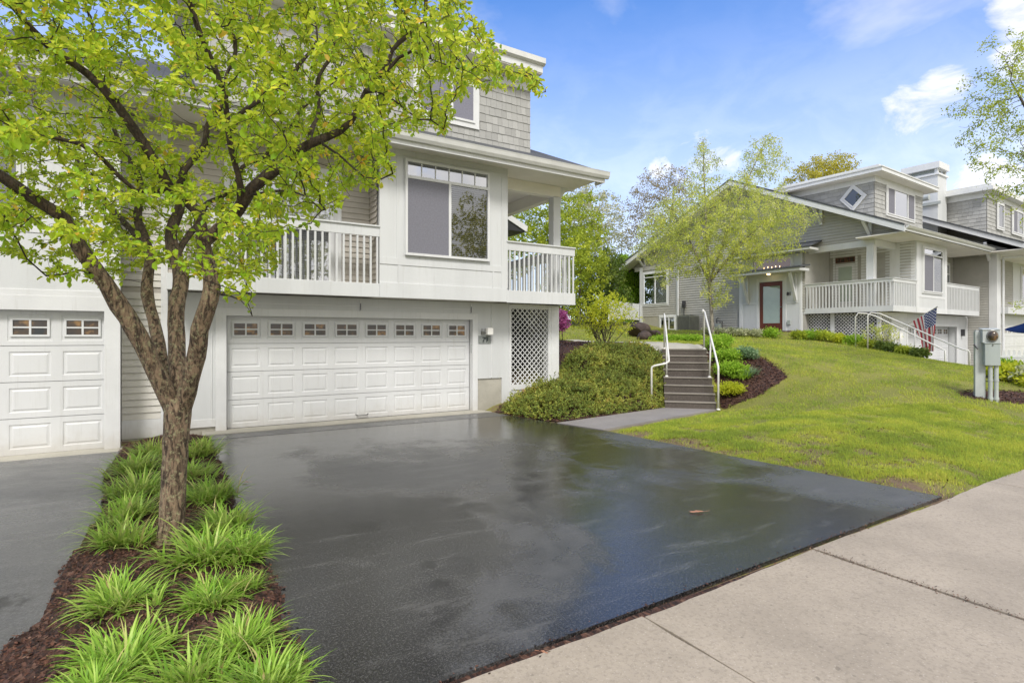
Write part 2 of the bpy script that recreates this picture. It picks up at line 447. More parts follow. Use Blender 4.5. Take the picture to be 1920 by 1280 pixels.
def glass_mat(name, tint, refl, rough=0.02):
    m, t, p = new_mat(name)
    t.n.remove(p)
    tr = t.add('ShaderNodeBsdfTransparent'); tr.inputs[0].default_value = (*tint, 1)
    gl = t.add('ShaderNodeBsdfGlossy'); gl.inputs['Roughness'].default_value = rough
    gl.inputs['Color'].default_value = (0.95, 0.97, 1, 1)
    lw = t.add('ShaderNodeFresnel'); lw.inputs[0].default_value = 1.5
    f = t.math('ADD', t.math('MULTIPLY', lw.outputs[0], 1.0), refl, clamp=True)
    n = t.noise(objco(t), 1.3, 2, 0.5)
    b = t.add('ShaderNodeBump'); b.inputs['Strength'].default_value = 0.04; b.inputs['Distance'].default_value = 0.05
    t.link(n, b.inputs['Height']); t.link(b.outputs[0], gl.inputs['Normal'])
    mx = t.add('ShaderNodeMixShader')
    t.link(f, mx.inputs[0]); t.link(tr.outputs[0], mx.inputs[1]); t.link(gl.outputs[0], mx.inputs[2])
    t.link(mx.outputs[0], t.n['Material Output'].inputs['Surface'])
    return m


GLASS = glass_mat('window_glass', (0.55, 0.6, 0.62), 0.16)
GLASS_D = glass_mat('dark_window_glass', (0.3, 0.33, 0.33), 0.07)
GLASS_C = glass_mat('clear_glass', (0.9, 0.93, 0.92), 0.04)
GLASS_M = glass_mat('mirror_like_glass', (0.4, 0.42, 0.45), 0.45)
SCREEN = pmat('insect_screen', (0.20, 0.20, 0.235), 0.8, 0.12, 30, 220, 0.2)
SCREEN_L = pmat('pale_insect_screen', (0.22, 0.22, 0.27), 0.8, 0.12, 30, 220, 0.2)
BLIND = pmat('window_blind', (0.45, 0.45, 0.43), 0.6, 0.05)
ROOM = pmat('painted_dim_room', (0.045, 0.045, 0.05), 0.8, 0.2)  # dark colour paints the unlit depth of rooms behind the panes


def lit_mat(name, col, s):
    m, t, p = new_mat(name)
    p.inputs['Base Color'].default_value = (*col, 1)
    p.inputs['Emission Color'].default_value = (*col, 1)
    p.inputs['Emission Strength'].default_value = s
    return m


LIT = lit_mat('lit_warm_bulb', (1.0, 0.72, 0.35), 6)

# ------------------------------------------------------------------ mesh tools


class MB:
    def __init__(s):
        s.v = []; s.f = []; s.r = []
    def add(s, vs, fs, rnd=None):
        o = len(s.v); s.v.extend([tuple(map(float, p)) for p in vs]); s.f.extend([tuple(i + o for i in f) for f in fs])
        s.r.extend([random.random() if rnd is None else rnd] * len(fs))
    def box(s, x0, x1, y0, y1, z0, z1):
        s.add([(x0, y0, z0), (x1, y0, z0), (x1, y1, z0), (x0, y1, z0), (x0, y0, z1), (x1, y0, z1), (x1, y1, z1), (x0, y1, z1)],
              [(0, 3, 2, 1), (4, 5, 6, 7), (0, 1, 5, 4), (1, 2, 6, 5), (2, 3, 7, 6), (3, 0, 4, 7)])
        return s
    def prism(s, pts, vec):
        n = len(pts); vec = Vector(vec)
        a = [Vector(p) for p in pts]; b = [p + vec for p in a]
        s.add(a + b, [tuple(range(n))[::-1], tuple(range(n, 2 * n))] + [(i, (i + 1) % n, n + (i + 1) % n, n + i) for i in range(n)])
        return s
    def beam(s, a, b, wx, wz, up=(0, 0, 1)):
        a = Vector(a); b = Vector(b); d = (b - a).normalized(); u = Vector(up)
        sdv = d.cross(u)
        if sdv.length < 1e-4: sdv = d.cross(Vector((1, 0, 0)))
        sdv.normalize(); u = sdv.cross(d)
        q = [a + sdv * wx / 2 * i + u * wz / 2 * j for i, j in ((-1, -1), (1, -1), (1, 1), (-1, 1))]
        return s.prism(q, b - a)
    def tube(s, pts, rad, n=8, caps=True):
        pts = [Vector(p) for p in pts]
        if isinstance(rad, (int, float)): rad = [rad] * len(pts)
        rings = []; prev = None
        for i, p in enumerate(pts):
            d = (pts[min(i + 1, len(pts) - 1)] - pts[max(i - 1, 0)]).normalized()
            if prev is None:
                prev = d.cross(Vector((0, 0, 1)))
                if prev.length < 1e-3: prev = d.cross(Vector((1, 0, 0)))
            prev = (prev - d * prev.dot(d)).normalized(); q = d.cross(prev)
            rings.append([p + (prev * math.cos(2 * math.pi * k / n) + q * math.sin(2 * math.pi * k / n)) * rad[i] for k in range(n)])
        vs = [v for r in rings for v in r]; fs = []
        for i in range(len(rings) - 1):
            for k in range(n):
                fs.append((i * n + k, i * n + (k + 1) % n, (i + 1) * n + (k + 1) % n, (i + 1) * n + k))
        if caps:
            fs.append(tuple(range(n))[::-1]); fs.append(tuple(range((len(rings) - 1) * n, len(rings) * n)))
        s.add(vs, fs)
        return s
    def cyl(s, c, r, h, n=20, axis='Z'):
        c = Vector(c); d = {'X': Vector((1, 0, 0)), 'Y': Vector((0, 1, 0)), 'Z': Vector((0, 0, 1))}[axis]
        return s.tube([c, c + d * h], r, n)


def link_mesh(name, me, mat, parent=None, smooth=False):
    o = bpy.data.objects.new(name, me); COL.objects.link(o)
    if mat is not None: me.materials.append(mat)
    if smooth: me.polygons.foreach_set('use_smooth', [True] * len(me.polygons))
    if parent is not None: o.parent = parent
    return o


def build(mb, name, mat, parent=None, smooth=False, bevel=0):
    me = bpy.data.meshes.new(name)
    off = Vector((0, 0, 0))
    if parent is not None and 'off' in OFFS.get(parent.name, {}): off = OFFS[parent.name]['off']
    me.from_pydata([tuple(Vector(v) - off) for v in mb.v], [], mb.f)
    a = me.attributes.new('rnd', 'FLOAT', 'FACE'); a.data.foreach_set('value', mb.r)
    o = link_mesh(name, me, mat, parent, smooth)
    if parent is not None: OFFS[o.name] = {'off': off}
    if bevel:
        b = o.modifiers.new('bevel', 'BEVEL'); b.width = bevel; b.segments = 2; b.limit_method = 'ANGLE'
    return o


OFFS = {}


def tag(o, label=None, cat=None, group=None, kind=None):
    if label: o['label'] = label
    if cat: o['category'] = cat
    if group: o['group'] = group
    if kind: o['kind'] = kind
    return o


def thing(name, label, cat, loc=(0, 0, 0), rz=0, group=None, local=False):
    """an Empty at the base; parts are given in world coordinates unless local"""
    o = bpy.data.objects.new(name, None); COL.objects.link(o)
    o.location = loc; o.rotation_euler = (0, 0, rz); o.empty_display_size = 0.2
    tag(o, label, cat, group)
    OFFS[o.name] = {'off': Vector((0, 0, 0)) if local else Vector(loc)}
    return o


def np_mesh(name, V, Fq, rnd=None, mat=None, parent=None, loc=(0, 0, 0), smooth=False):
    """big mesh from arrays; every face has the same number of corners"""
    V = np.asarray(V, dtype=np.float32) - np.array(loc, dtype=np.float32); Fq = np.asarray(Fq, dtype=np.int32)
    me = bpy.data.meshes.new(name)
    k = Fq.shape[1]
    me.vertices.add(len(V)); me.vertices.foreach_set('co', V.ravel())
    me.loops.add(Fq.size); me.loops.foreach_set('vertex_index', Fq.ravel())
    me.polygons.add(len(Fq)); me.polygons.foreach_set('loop_start', np.arange(0, Fq.size, k, dtype=np.int32))
    me.polygons.foreach_set('loop_total', np.full(len(Fq), k, dtype=np.int32))
    if rnd is not None:
        a = me.attributes.new('rnd', 'FLOAT', 'FACE'); a.data.foreach_set('value', np.asarray(rnd, dtype=np.float32))
    me.update(calc_edges=True); me.validate()
    return link_mesh(name, me, mat, parent, smooth)


def unit(a):
    return a / np.maximum(np.linalg.norm(a, axis=-1, keepdims=True), 1e-9)


def leaves(P, Dv, N, L, W, fold=0.25, curl=0.15):
    """folded leaf: two quads either side of the midrib. returns V, F"""
    n = len(P)
    Dv = unit(Dv); S = unit(np.cross(Dv, N)); Nn = np.cross(S, Dv)
    L = np.broadcast_to(L, n)[:, None]; W = np.broadcast_to(W, n)[:, None]
    b = P; tip = P + Dv * L - Nn * L * curl
    l1 = P + Dv * L * 0.35 + S * W * 0.38 + Nn * W * fold
    l2 = P + Dv * L * 0.72 + S * W * 0.5 + Nn * W * fold - Nn * L * curl * 0.4
    r1 = P + Dv * L * 0.35 - S * W * 0.38 + Nn * W * fold
    r2 = P + Dv * L * 0.72 - S * W * 0.5 + Nn * W * fold - Nn * L * curl * 0.4
    V = np.stack([b, l1, l2, tip, r2, r1], 1).reshape(-1, 3)
    base = np.arange(n)[:, None] * 6
    F = np.concatenate([base + np.array([[0, 3, 2, 1]]), base + np.array([[0, 5, 4, 3]])], 1).reshape(-1, 4)
    return V, F


def diamonds(P, Dv, N, L, W):
    n = len(P)
    Dv = unit(Dv); S = unit(np.cross(Dv, N))
    L = np.broadcast_to(L, n)[:, None]; W = np.broadcast_to(W, n)[:, None]
    V = np.stack([P, P + Dv * L * 0.5 + S * W * .5, P + Dv * L, P + Dv * L * 0.5 - S * W * .5], 1).reshape(-1, 3)
    F = np.arange(n)[:, None] * 4 + np.array([[0, 1, 2, 3]])
    return V, F


def blades(P, az, lean, L, W, seg=5, droop=1.0, twist=0.0):
    """arching strap leaves growing from P"""
    n = len(P)
    h = np.stack([np.cos(az), np.sin(az), np.zeros(n)], 1)
    s = np.stack([-np.sin(az + twist), np.cos(az + twist), np.zeros(n)], 1)
    rows = []
    pos = P.copy(); ang = lean.copy()
    for i in range(seg + 1):
        u = i / seg
        wd = (W * (1 - u ** 1.8) * (0.75 + 0.5 * min(u * 3, 1) * 0.5) + 0.0006)[:, None]
        rows.append(pos - s * wd / 2); rows.append(pos + s * wd / 2)
        st = (L / seg)[:, None]
        pos = pos + (h * np.sin(ang)[:, None] + UP * np.cos(ang)[:, None]) * st
        ang = ang + droop * (0.12 + 0.9 * u) * (1.8 / seg)
    V = np.stack(rows, 1).reshape(-1, 3)
    m = 2 * (seg + 1)
    base = np.arange(n)[:, None, None] * m
    q = np.array([[2 * i, 2 * i + 1, 2 * i + 3, 2 * i + 2] for i in range(seg)])[None]
    F = (base + q).reshape(-1, 4)
    return V, F


def sphere_dirs(n, rng=None):
    g = rng or RNG
    return unit(g.normal(size=(n, 3)))


def in_poly(x, y, poly):
    x = np.asarray(x); y = np.asarray(y); r = np.zeros(x.shape, bool)
    n = len(poly)
    for i in range(n):
        x1, y1 = poly[i]; x2, y2 = poly[(i + 1) % n]
        c = ((y1 > y) != (y2 > y)) & (x < (x2 - x1) * (y - y1) / (y2 - y1 + 1e-12) + x1)
        r ^= c
    return r


def poly_dist(x, y, poly):
    d = np.full(np.shape(x), 1e9)
    n = len(poly)
    for i in range(n):
        x1, y1 = poly[i]; x2, y2 = poly[(i + 1) % n]
        dx, dy = x2 - x1, y2 - y1
        t = np.clip(((x - x1) * dx + (y - y1) * dy) / (dx * dx + dy * dy), 0, 1)
        d = np.minimum(d, np.hypot(x - x1 - t * dx, y - y1 - t * dy))
    return d


# ------------------------------------------------------------------ terrain
def P3(px, py, t): p = at(px, py, t); return (p[0], p[1], p[2])


CTRL = [(7.2, 2.6, 0), (7.1, 5, 0), (6.9, 7.8, 0), (6.6, 9, 0), (6.2, 10.8, 0), (7.0, 11.3, .15), (8.5, 11.3, .5),
        (8.5, 9.1, 0), (10, 9.3, 0.02), (11, 8.5, 0), (8.8, 8.2, 0), (10, 8.3, 0),
        (10.6, 9.95, .30), (11.1, 10.45, .66), (11.6, 10.95, 1.06), (12.0, 11.35, 1.34), (11.7, 9.05, .36), (12.15, 9.5, .70), (12.6, 10.0, 1.08), (12.9, 10.4, 1.33), (11.5, 9.6, .45), (11.9, 10.1, .85),
        (8, 9.9, .15), (9.2, 10.2, .35), (9.5, 11.2, .8), (10.2, 11.5, 1.1), (9.2, 12.5, 1.15), (8.6, 14, 1.4), (10.9, 12.2, 1.38), (10.7, 14.5, 1.5),
        P3(1430, 700, 14), P3(1600, 700, 13.5), P3(1600, 800, 9), P3(1400, 800, 9.9), P3(1850, 748, 11.3), P3(1900, 702, 14),
        P3(1820, 688, 17), P3(1700, 668, 20), P3(1500, 634, 23), P3(1420, 632, 24), P3(1350, 640, 19), P3(1500, 662, 17), P3(1270, 627, 25),
        (24.6, 7.5, .2), (24.6, 10, .4), (27, 9, 0), (30, 6, 0), (36, 11, 0), (22, 4, .1), (25.2, 14, 1.9), (25.3, 11.8, 1.4), (28, 11, 0), (30, 14, 0),
        (24.9, 17, 2.0), (24.6, 22, 2.05), (24.4, 24.7, 2.55), (20, 24, 2.3), (14.1, 14.8, 1.5), (16, 20, 1.95), (14, 24, 2.4), (10, 25, 2.6), (10, 18, 1.9),
        (20, 35, 3.2), (0, 30, 2.8), (45, 40, 3), (-30, 30, 2), (9.6, 2.7, 0), (14, 2.7, .03), (20, 2.7, 0), (30, 2.7, 0), (-12, 3, 0), (-12, 11, 0), (-20, 12, 0), (60, 3, 0), (60, 20, 0.5)]
CT = np.array(CTRL)
_d = np.hypot(CT[:, None, 0] - CT[None, :, 0], CT[:, None, 1] - CT[None, :, 1])
_A = np.sqrt(_d ** 2 + 0.25); _n = len(CT)
_M = np.zeros((_n + 1, _n + 1)); _M[:_n, :_n] = _A + np.eye(_n) * -0.02; _M[:_n, _n] = 1; _M[_n, :_n] = 1
_W = np.linalg.solve(_M, np.concatenate([CT[:, 2], [0]]))

DRIVE = [(0.52, 2.55), (7.14, 2.66), (6.95, 4.93), (6.79, 7.84), (6.55, 8.94), (6.25, 10.75), (6.2, 11.02), (0.50, 11.02), (0.48, 9.3), (0.50, 6.1), (0.57, 4.1)]
NDRIVE = [(-9, 2.55), (-0.72, 2.55), (-0.75, 3.9), (-0.71, 4.14), (-0.64, 4.4), (-0.66, 5.3), (-0.56, 6.9), (-0.66, 8.6), (-0.70, 10.36), (-9, 10.36)]
WALK = [(6.55, 8.94), (6.79, 7.84), (11.02, 8.58), (10.14, 9.46)]
FLATS = [[(-200, -200), (200, -200), (200, 2.6), (7.14, 2.66), (6.95, 4.93), (6.79, 7.84), (11.05, 8.58), (10.14, 9.5), (6.55, 8.98), (6.2, 11.4), (6.2, 12), (-200, 12)]]


def tz(x, y):
    x = np.asarray(x, float); y = np.asarray(y, float); sh = x.shape
    xf, yf = x.ravel(), y.ravel()
    out = np.zeros(len(xf))
    for s in range(0, len(xf), 20000):
        d = np.sqrt((xf[s:s + 20000, None] - CT[None, :, 0]) ** 2 + (yf[s:s + 20000, None] - CT[None, :, 1]) ** 2 + 0.25)
        out[s:s + 20000] = d @ _W[:_n] + _W[_n]
    far = np.clip((np.hypot(xf - 12, yf - 12) - 30) / 40, 0, 1)
    out = np.clip(out, -0.2, 4.2) * (1 - far) + 2.2 * far * (yf > 5)
    for poly in FLATS:
        ins = in_poly(xf, yf, poly); d = np.where(ins, 0, poly_dist(xf, yf, poly))
        s_ = np.clip(d / 0.45, 0, 1); s_ = s_ * s_ * (3 - 2 * s_)
        out = -0.035 + (out + 0.035) * s_
    return out.reshape(sh)


def tz1(x, y): return float(tz(np.array([x]), np.array([y]))[0])


# ------------------------------------------------------------------ ground sheets
def axis(lo, hi, fine_lo, fine_hi, step):
    a = [fine_lo]
    while a[-1] < fine_hi: a.append(a[-1] + step)
    s = step
    while a[-1] < hi: s *= 1.35; a.append(a[-1] + s)
    s = step
    while a[0] > lo: s *= 1.35; a.insert(0, a[0] - s)
    return np.array(a)


gx = axis(-400, 500, -12, 34, 0.28); gy = axis(-300, 500, -2, 30, 0.28)
GX, GY = np.meshgrid(gx, gy)
GZ = tz(GX, GY)
nx, ny = len(gx), len(gy)
idx = np.arange(nx * ny).reshape(ny, nx)
Fg = np.stack([idx[:-1, :-1], idx[:-1, 1:], idx[1:, 1:], idx[1:, :-1]], -1).reshape(-1, 4)
o = np_mesh('lawn', np.stack([GX, GY, GZ], -1).reshape(-1, 3), Fg, mat=LAWN, smooth=True)
tag(o, kind='structure')


def drape(name, poly, dz, res, mat, rough=0.0, kind='structure', edge=0.05):
    P = np.array(poly); x0, y0 = P.min(0) - res; x1, y1 = P.max(0) + res
    xs = np.arange(x0, x1, res); ys = np.arange(y0, y1, res)
    X, Y = np.meshgrid(xs, ys)
    nrx = RNG.normal(0, edge, X.shape)
    ins = in_poly(X + nrx * 0, Y, poly); d = poly_dist(X, Y, poly)
    sdist = np.where(ins, d, -d) + nrx * 0.5
    Z = tz(X, Y) + dz + RNG.normal(0, rough, X.shape) - np.clip(0.04 - sdist, 0, .15) * 0.6
    i2 = np.arange(X.size).reshape(X.shape)
    keep = (sdist[:-1, :-1] > -edge) & (sdist[1:, 1:] > -edge) & (sdist[1:, :-1] > -edge) & (sdist[:-1, 1:] > -edge)
    F = np.stack([i2[:-1, :-1], i2[:-1, 1:], i2[1:, 1:], i2[1:, :-1]], -1)[keep]
    o = np_mesh(name, np.stack([X, Y, Z], -1).reshape(-1, 3), F, mat=mat, smooth=True)
    # drop loose vertices
    tag(o, kind=kind)
    return o


def slab(name, poly, z0, z1, mat, kind='structure', bevel=0):
    mb = MB().prism([(x, y, z0) for x, y in poly], (0, 0, z1 - z0))
    o = build(mb, name, mat, bevel=bevel); tag(o, kind=kind); return o


slab('driveway', DRIVE, -0.2, 0.0, ASPH)
slab('neighbor_driveway', NDRIVE, -0.2, -0.02, ASPH2)
# unsealed strip by the garage and thick sealer band by the sidewalk, 4 mm proud
slab('driveway_apron_band', [(0.49, 10.55), (6.28, 10.4), (6.2, 11.02), (0.49, 11.02)], -0.1, 0.004, ASPH2)
#slab('driveway_sealer_band', [(0.53, 2.55), (7.13, 2.66), (7.08, 3.2), (4.6, 3.12), (2.5, 3.0), (0.56, 2.98)], -0.1, 0.004, ASPH_E)
slab('walkway', WALK, -0.2, 0.012, CONC_W)
slab('garage_apron', [(0.40, 11.02), (6.2, 11.02), (6.0, 11.5), (0.40, 11.5)], -0.2, 0.02, CONC_F)
slab('neighbor_garage_apron', [(-9, 10.36), (-0.66, 10.36), (-0.66, 10.9), (-9, 10.9)], -0.2, -0.03, CONC_F)
slab('road', [(-200, -30), (200, -30), (200, -1.2), (-200, -1.2)], -0.3, -0.08, ASPH2)

# sidewalk: separate panels with joints, laid over a dark bed
slab('sidewalk_bed', [(-40, -1.2), (60, -1.2), (60, 2.58), (-40, 2.56)], -0.3, -0.02, MULCH)
mb = MB()
xj = [-9.5, -7.5, -5.5, -3.5, -1.5, 0.49, 2.48, 4.45, 6.35, 8.33, 10.3, 12.3, 14.3, 16.3, 18.3, 20.3, 22.3, 24.3, 26.3, 28.3, 30.3]


def sw_edge(x):  # far edge of the walk bends a touch
    return 2.47 + 0.02 * x + 0.015 * math.sin(x * 1.7)


for i in range(len(xj) - 1):
    a, b = xj[i] + 0.011, xj[i + 1] - 0.011
    npt = 14
    z = random.uniform(-0.004, 0.006) + 0.008
    top = [(a + (b - a) * k / npt, sw_edge(a + (b - a) * k / npt) - 0.025 + random.uniform(-.006, .006)) for k in range(npt + 1)]
    # near edge, one long joint between two rows
    bot = [(b, 0.55), (a, 0.55)]
    poly = [(x + (0 if 0 < k < npt else 0), y) for k, (x, y) in enumerate(top)][::-1]
    side_l = [(a + random.uniform(-.007, .007), 0.55 + (sw_edge(a) - .05 - 0.55) * k / 8) for k in range(9)]
    side_r = [(b + random.uniform(-.007, .007), 0.55 + (sw_edge(b) - .05 - 0.55) * k / 8) for k in range(9)]
    ring = side_l + [(x, y) for x, y in top] + side_r[::-1]
    mb.prism([(x, y, -0.1) for x, y in ring][::-1], (0, 0, 0.1 + z))
    mb.prism([(x, y, -0.1) for x, y in [(a, -1.18), (b, -1.18), (b, 0.535), (a, 0.535)]], (0, 0, 0.1 + z - 0.002))
o = build(mb, 'sidewalk', CONC, bevel=0.004); tag(o, kind='structure')

# upper path from the head of the steps towards the side porch, and on to the grey house
UPATH = [(11.7, 11.15), (12.75, 10.15), (13.3, 10.8), (12.95, 11.7), (12.3, 15.5), (11.5, 15.5), (12.1, 12.2)]
drape('upper_path', UPATH, 0.035, 0.12, CONC_F, 0, edge=0.02)

BED_TREE = [(-0.73, 2.55), (0.56, 2.55), (0.60, 4.1), (0.53, 6.1), (0.50, 9.3), (0.47, 10.95), (-0.25, 11.3), (-0.68, 10.75), (-0.74, 8.6), (-0.60, 6.9), (-0.70, 5.3), (-0.68, 4.4), (-0.80, 4.14), (-0.86, 3.5)]


def drape_bed(name, poly, res, zf, mat=MULCH, edge=0.03):
    P = np.array(poly); x0, y0 = P.min(0) - .1; x1, y1 = P.max(0) + .1
    X, Y = np.meshgrid(np.arange(x0, x1, res), np.arange(y0, y1, res))
    ins = in_poly(X, Y, poly); d = poly_dist(X, Y, poly); sdist = np.where(ins, d, -d) + RNG.normal(0, edge, X.shape) * 0.6
    Z = zf(X, Y, sdist) + RNG.normal(0, 0.007, X.shape)
    i2 = np.arange(X.size).reshape(X.shape)
    c = (sdist[:-1, :-1] + sdist[1:, 1:] + sdist[1:, :-1] + sdist[:-1, 1:]) / 4
    F = np.stack([i2[:-1, :-1], i2[:-1, 1:], i2[1:, 1:], i2[1:, :-1]], -1)[c > -edge]
    o = np_mesh(name, np.stack([X, Y, Z], -1).reshape(-1, 3), F, mat=mat, smooth=True)
    tag(o, kind='structure'); return o


def bed_z(X, Y, s):
    return 0.002 + 0.07 * np.clip(s / 0.25, -0.3, 1) ** 1.0 * (1 + 0.0 * X) + 0.012 * np.sin(X * 9) * np.cos(Y * 7)


drape_bed('tree_bed', BED_TREE, 0.035, bed_z)
JUN = [(6.28, 10.9), (6.35, 10.2), (6.65, 9.12), (8.2, 9.3), (10.1, 9.58), (11.55, 11.0), (12.05, 12.2), (11.45, 15.2), (8.5, 15.2), (8.5, 11.45), (6.72, 11.32)]
drape_bed('slope_bed', JUN, 0.12, lambda X, Y, s: tz(X, Y) + 0.03)
SBED = [(11.1, 8.52), (11.9, 8.05), (12.9, 8.0), (13.35, 8.55), (13.75, 9.3), (13.7, 10.2), (13.2, 10.9), (12.7, 10.3), (11.9, 9.3)]
drape_bed('step_side_bed', SBED, 0.09, lambda X, Y, s: tz(X, Y) + 0.03 * np.clip(s * 8, -1, 1))
PB = at(1890, 745, 11.3)
PBED = [(PB[0] + 2.3 * math.cos(a) * (1 + .06 * math.sin(3 * a)), PB[1] + 0.75 * math.sin(a)) for a in np.linspace(0, 2 * math.pi, 28)[:-1]]
# the bed runs away to the right of the meter pedestal
_c = at(1960, 742, 11.5)


def rot_ellipse(c, rx, ry, ang, n=30):
    return [(c[0] + rx * math.cos(a) * math.cos(ang) - ry * math.sin(a) * math.sin(ang), c[1] + rx * math.cos(a) * math.sin(ang) + ry * math.sin(a) * math.cos(ang)) for a in np.linspace(0, 2 * math.pi, n + 1)[:-1]]


PBED = rot_ellipse(_c, 1.75, 0.55, R(-31.5))
drape_bed('meter_bed', PBED, 0.08, lambda X, Y, s: tz(X, Y) + 0.03 * np.clip(s * 8, -1, 1))
H2C = np.array([25.09, 11.02]); A2 = R(2.6)


def h2w(a, b):
    return (H2C[0] + a * math.cos(A2) - b * math.sin(A2), H2C[1] + a * math.sin(A2) + b * math.cos(A2))


HBED = [h2w(-0.05, 11.0), h2w(-1.4, 9.5), h2w(-1.3, 5.5), h2w(-1.1, 3.0), h2w(-1.4, 0.5), h2w(-2.6, -2.2), h2w(-1.6, -2.4), h2w(0.2, 0.2), h2w(0.4, 3.6), h2w(0, 3.7)]
drape_bed('house_front_bed', HBED, 0.14, lambda X, Y, s: tz(X, Y) + 0.03 * np.clip(s * 8, -1, 1))
slab('far_driveway', [h2w(1.5, 1.0), h2w(1.8, -6.5), h2w(20, -6.5), h2w(20, 1.0)], -0.2, 0.03, ASPH2)

# loose bark chips over the beds
def chips(name, poly, n, zf, size=0.022, near=None):
    P = np.array(poly); x0, y0 = P.min(0) - .06; x1, y1 = P.max(0) + .06
    x = RNG.uniform(x0, x1, n); y = RNG.uniform(y0, y1, n)
    k = in_poly(x, y, poly) | (poly_dist(x, y, poly) < RNG.uniform(0, .09, n) ** 1.3)
    x, y = x[k], y[k]; m = len(x)
    d = np.where(in_poly(x, y, poly), 1, -1) * poly_dist(x, y, poly)
    z = zf(x, y, d) + RNG.uniform(0.0, 0.014, m)
    az = RNG.uniform(0, 6.28, m)
    Dv = np.stack([np.cos(az), np.sin(az), RNG.normal(0, .35, m)], 1)
    N = unit(np.stack([RNG.normal(0, .5, m), RNG.normal(0, .5, m), np.ones(m)], 1))
    L = RNG.uniform(.5, 1.7, m) * size; W = L * RNG.uniform(.25, .6, m)
    V, F = diamonds(np.stack([x, y, z], 1), Dv, N, L, W)
    o = np_mesh(name, V, F, RNG.random(m), CHIP)
    tag(o, 'loose brown bark chips spread over the planting bed', 'mulch', kind='stuff')
    return o


o = chips('bark_mulch', BED_TREE, 42000, lambda x, y, d: np.maximum(bed_z(x, y, d), 0.004))
o['label'] = 'dark brown bark mulch between the daylilies under the tree'
o = chips('bark_mulch', SBED, 14000, lambda x, y, d: tz(x, y) + .03, 0.04)
o['label'] = 'dark mulch in the curved bed right of the concrete steps'
o = chips('bark_mulch', PBED, 9000, lambda x, y, d: tz(x, y) + .03, 0.035)
o['label'] = 'dark mulch round the foot of the grey meter pedestal'
o = chips('bark_mulch', JUN, 9000, lambda x, y, d: tz(x, y) + .03, 0.05)
o['label'] = 'dark mulch on the slope under the low evergreens'
#PART2
# ------------------------------------------------------------------ building kit


class Plane:
    """a wall plane: u runs along it, d stands out of it"""
    def __init__(s, O, U, N):
        s.O = np.array(O, float); s.U = np.array(U, float); s.N = np.array(N, float)
    def pt(s, u, z, d=0.0):
        p = s.O + s.U * u + s.N * d
        return (p[0], p[1], z)


def front(y): return Plane((0, y), (1, 0), (0, -1))
def leftp(a): return Plane((a, 0), (0, 1), (-1, 0))


def pbox(mb, pl, u0, u1, z0, z1, d0, d1):
    c = [pl.pt(u, z, d) for d in (d0, d1) for (u, z) in ((u0, z0), (u1, z0), (u1, z1), (u0, z1))]
    mb.add(c, [(0, 1, 2, 3), (7, 6, 5, 4), (0, 4, 5, 1), (1, 5, 6, 2), (2, 6, 7, 3), (3, 7, 4, 0)])
    return mb


def siding(mb, pl, u0, u1, z0, z1, e=0.115, clip=None, proud=0.022, d=0.0):
    z = z0
    while z < z1 - 0.01:
        zt = min(z + e, z1)
        a0, b0, a1, b1 = u0, u1, u0, u1
        if clip:
            a0, b0 = clip(z); a1, b1 = clip(zt)
        if b0 - a0 > 0.02:
            p = [pl.pt(a0, z, d + proud), pl.pt(b0, z, d + proud), pl.pt(b1, zt, d + 0.001), pl.pt(a1, zt, d + 0.001), pl.pt(a0, z, d), pl.pt(b0, z, d)]
            mb.add(p, [(0, 1, 2, 3), (4, 5, 1, 0)])
        z += e
    return mb


def shingles(mb, pl, u0, u1, z0, z1, e=0.2, clip=None, proud=0.016, d=0.0, wlo=0.1, whi=0.2, cut=None):
    z = z0
    while z < z1 - 0.01:
        zt = min(z + e, z1)
        a, b = (u0, u1) if clip is None else clip((z + zt) / 2)
        u = a - random.uniform(0, 0.1)
        while u < b:
            wd = random.uniform(wlo, whi)
            ua, ub = max(u, a), min(u + wd - 0.005, b)
            dz = random.uniform(-0.006, 0.004); pr = proud + random.uniform(-.003, .003)
            if ub - ua > 0.01 and not (cut and cut((ua + ub) / 2, (z + zt) / 2)):
                p = [pl.pt(ua, z + dz, d + pr), pl.pt(ub, z + dz, d + pr), pl.pt(ub, zt + .01, d + 0.003), pl.pt(ua, zt + .01, d + 0.003), pl.pt(ua, z + dz, d), pl.pt(ub, z + dz, d), pl.pt(ua, zt, d), pl.pt(ub, zt, d)]
                mb.add(p, [(0, 1, 2, 3), (4, 5, 1, 0), (4, 0, 3, 6), (1, 5, 7, 2)])
            u += wd
        z += e
    return mb


def ring(mb, pl, u0, u1, z0, z1, wd, d0, d1, wb=None, wt=None):
    wb = wd if wb is None else wb; wt = wd if wt is None else wt
    pbox(mb, pl, u0, u0 + wd, z0 + wb, z1 - wt, d0, d1); pbox(mb, pl, u1 - wd, u1, z0 + wb, z1 - wt, d0, d1)
    pbox(mb, pl, u0, u1, z0, z0 + wb, d0, d1); pbox(mb, pl, u0, u1, z1 - wt, z1, d0, d1)
    return mb


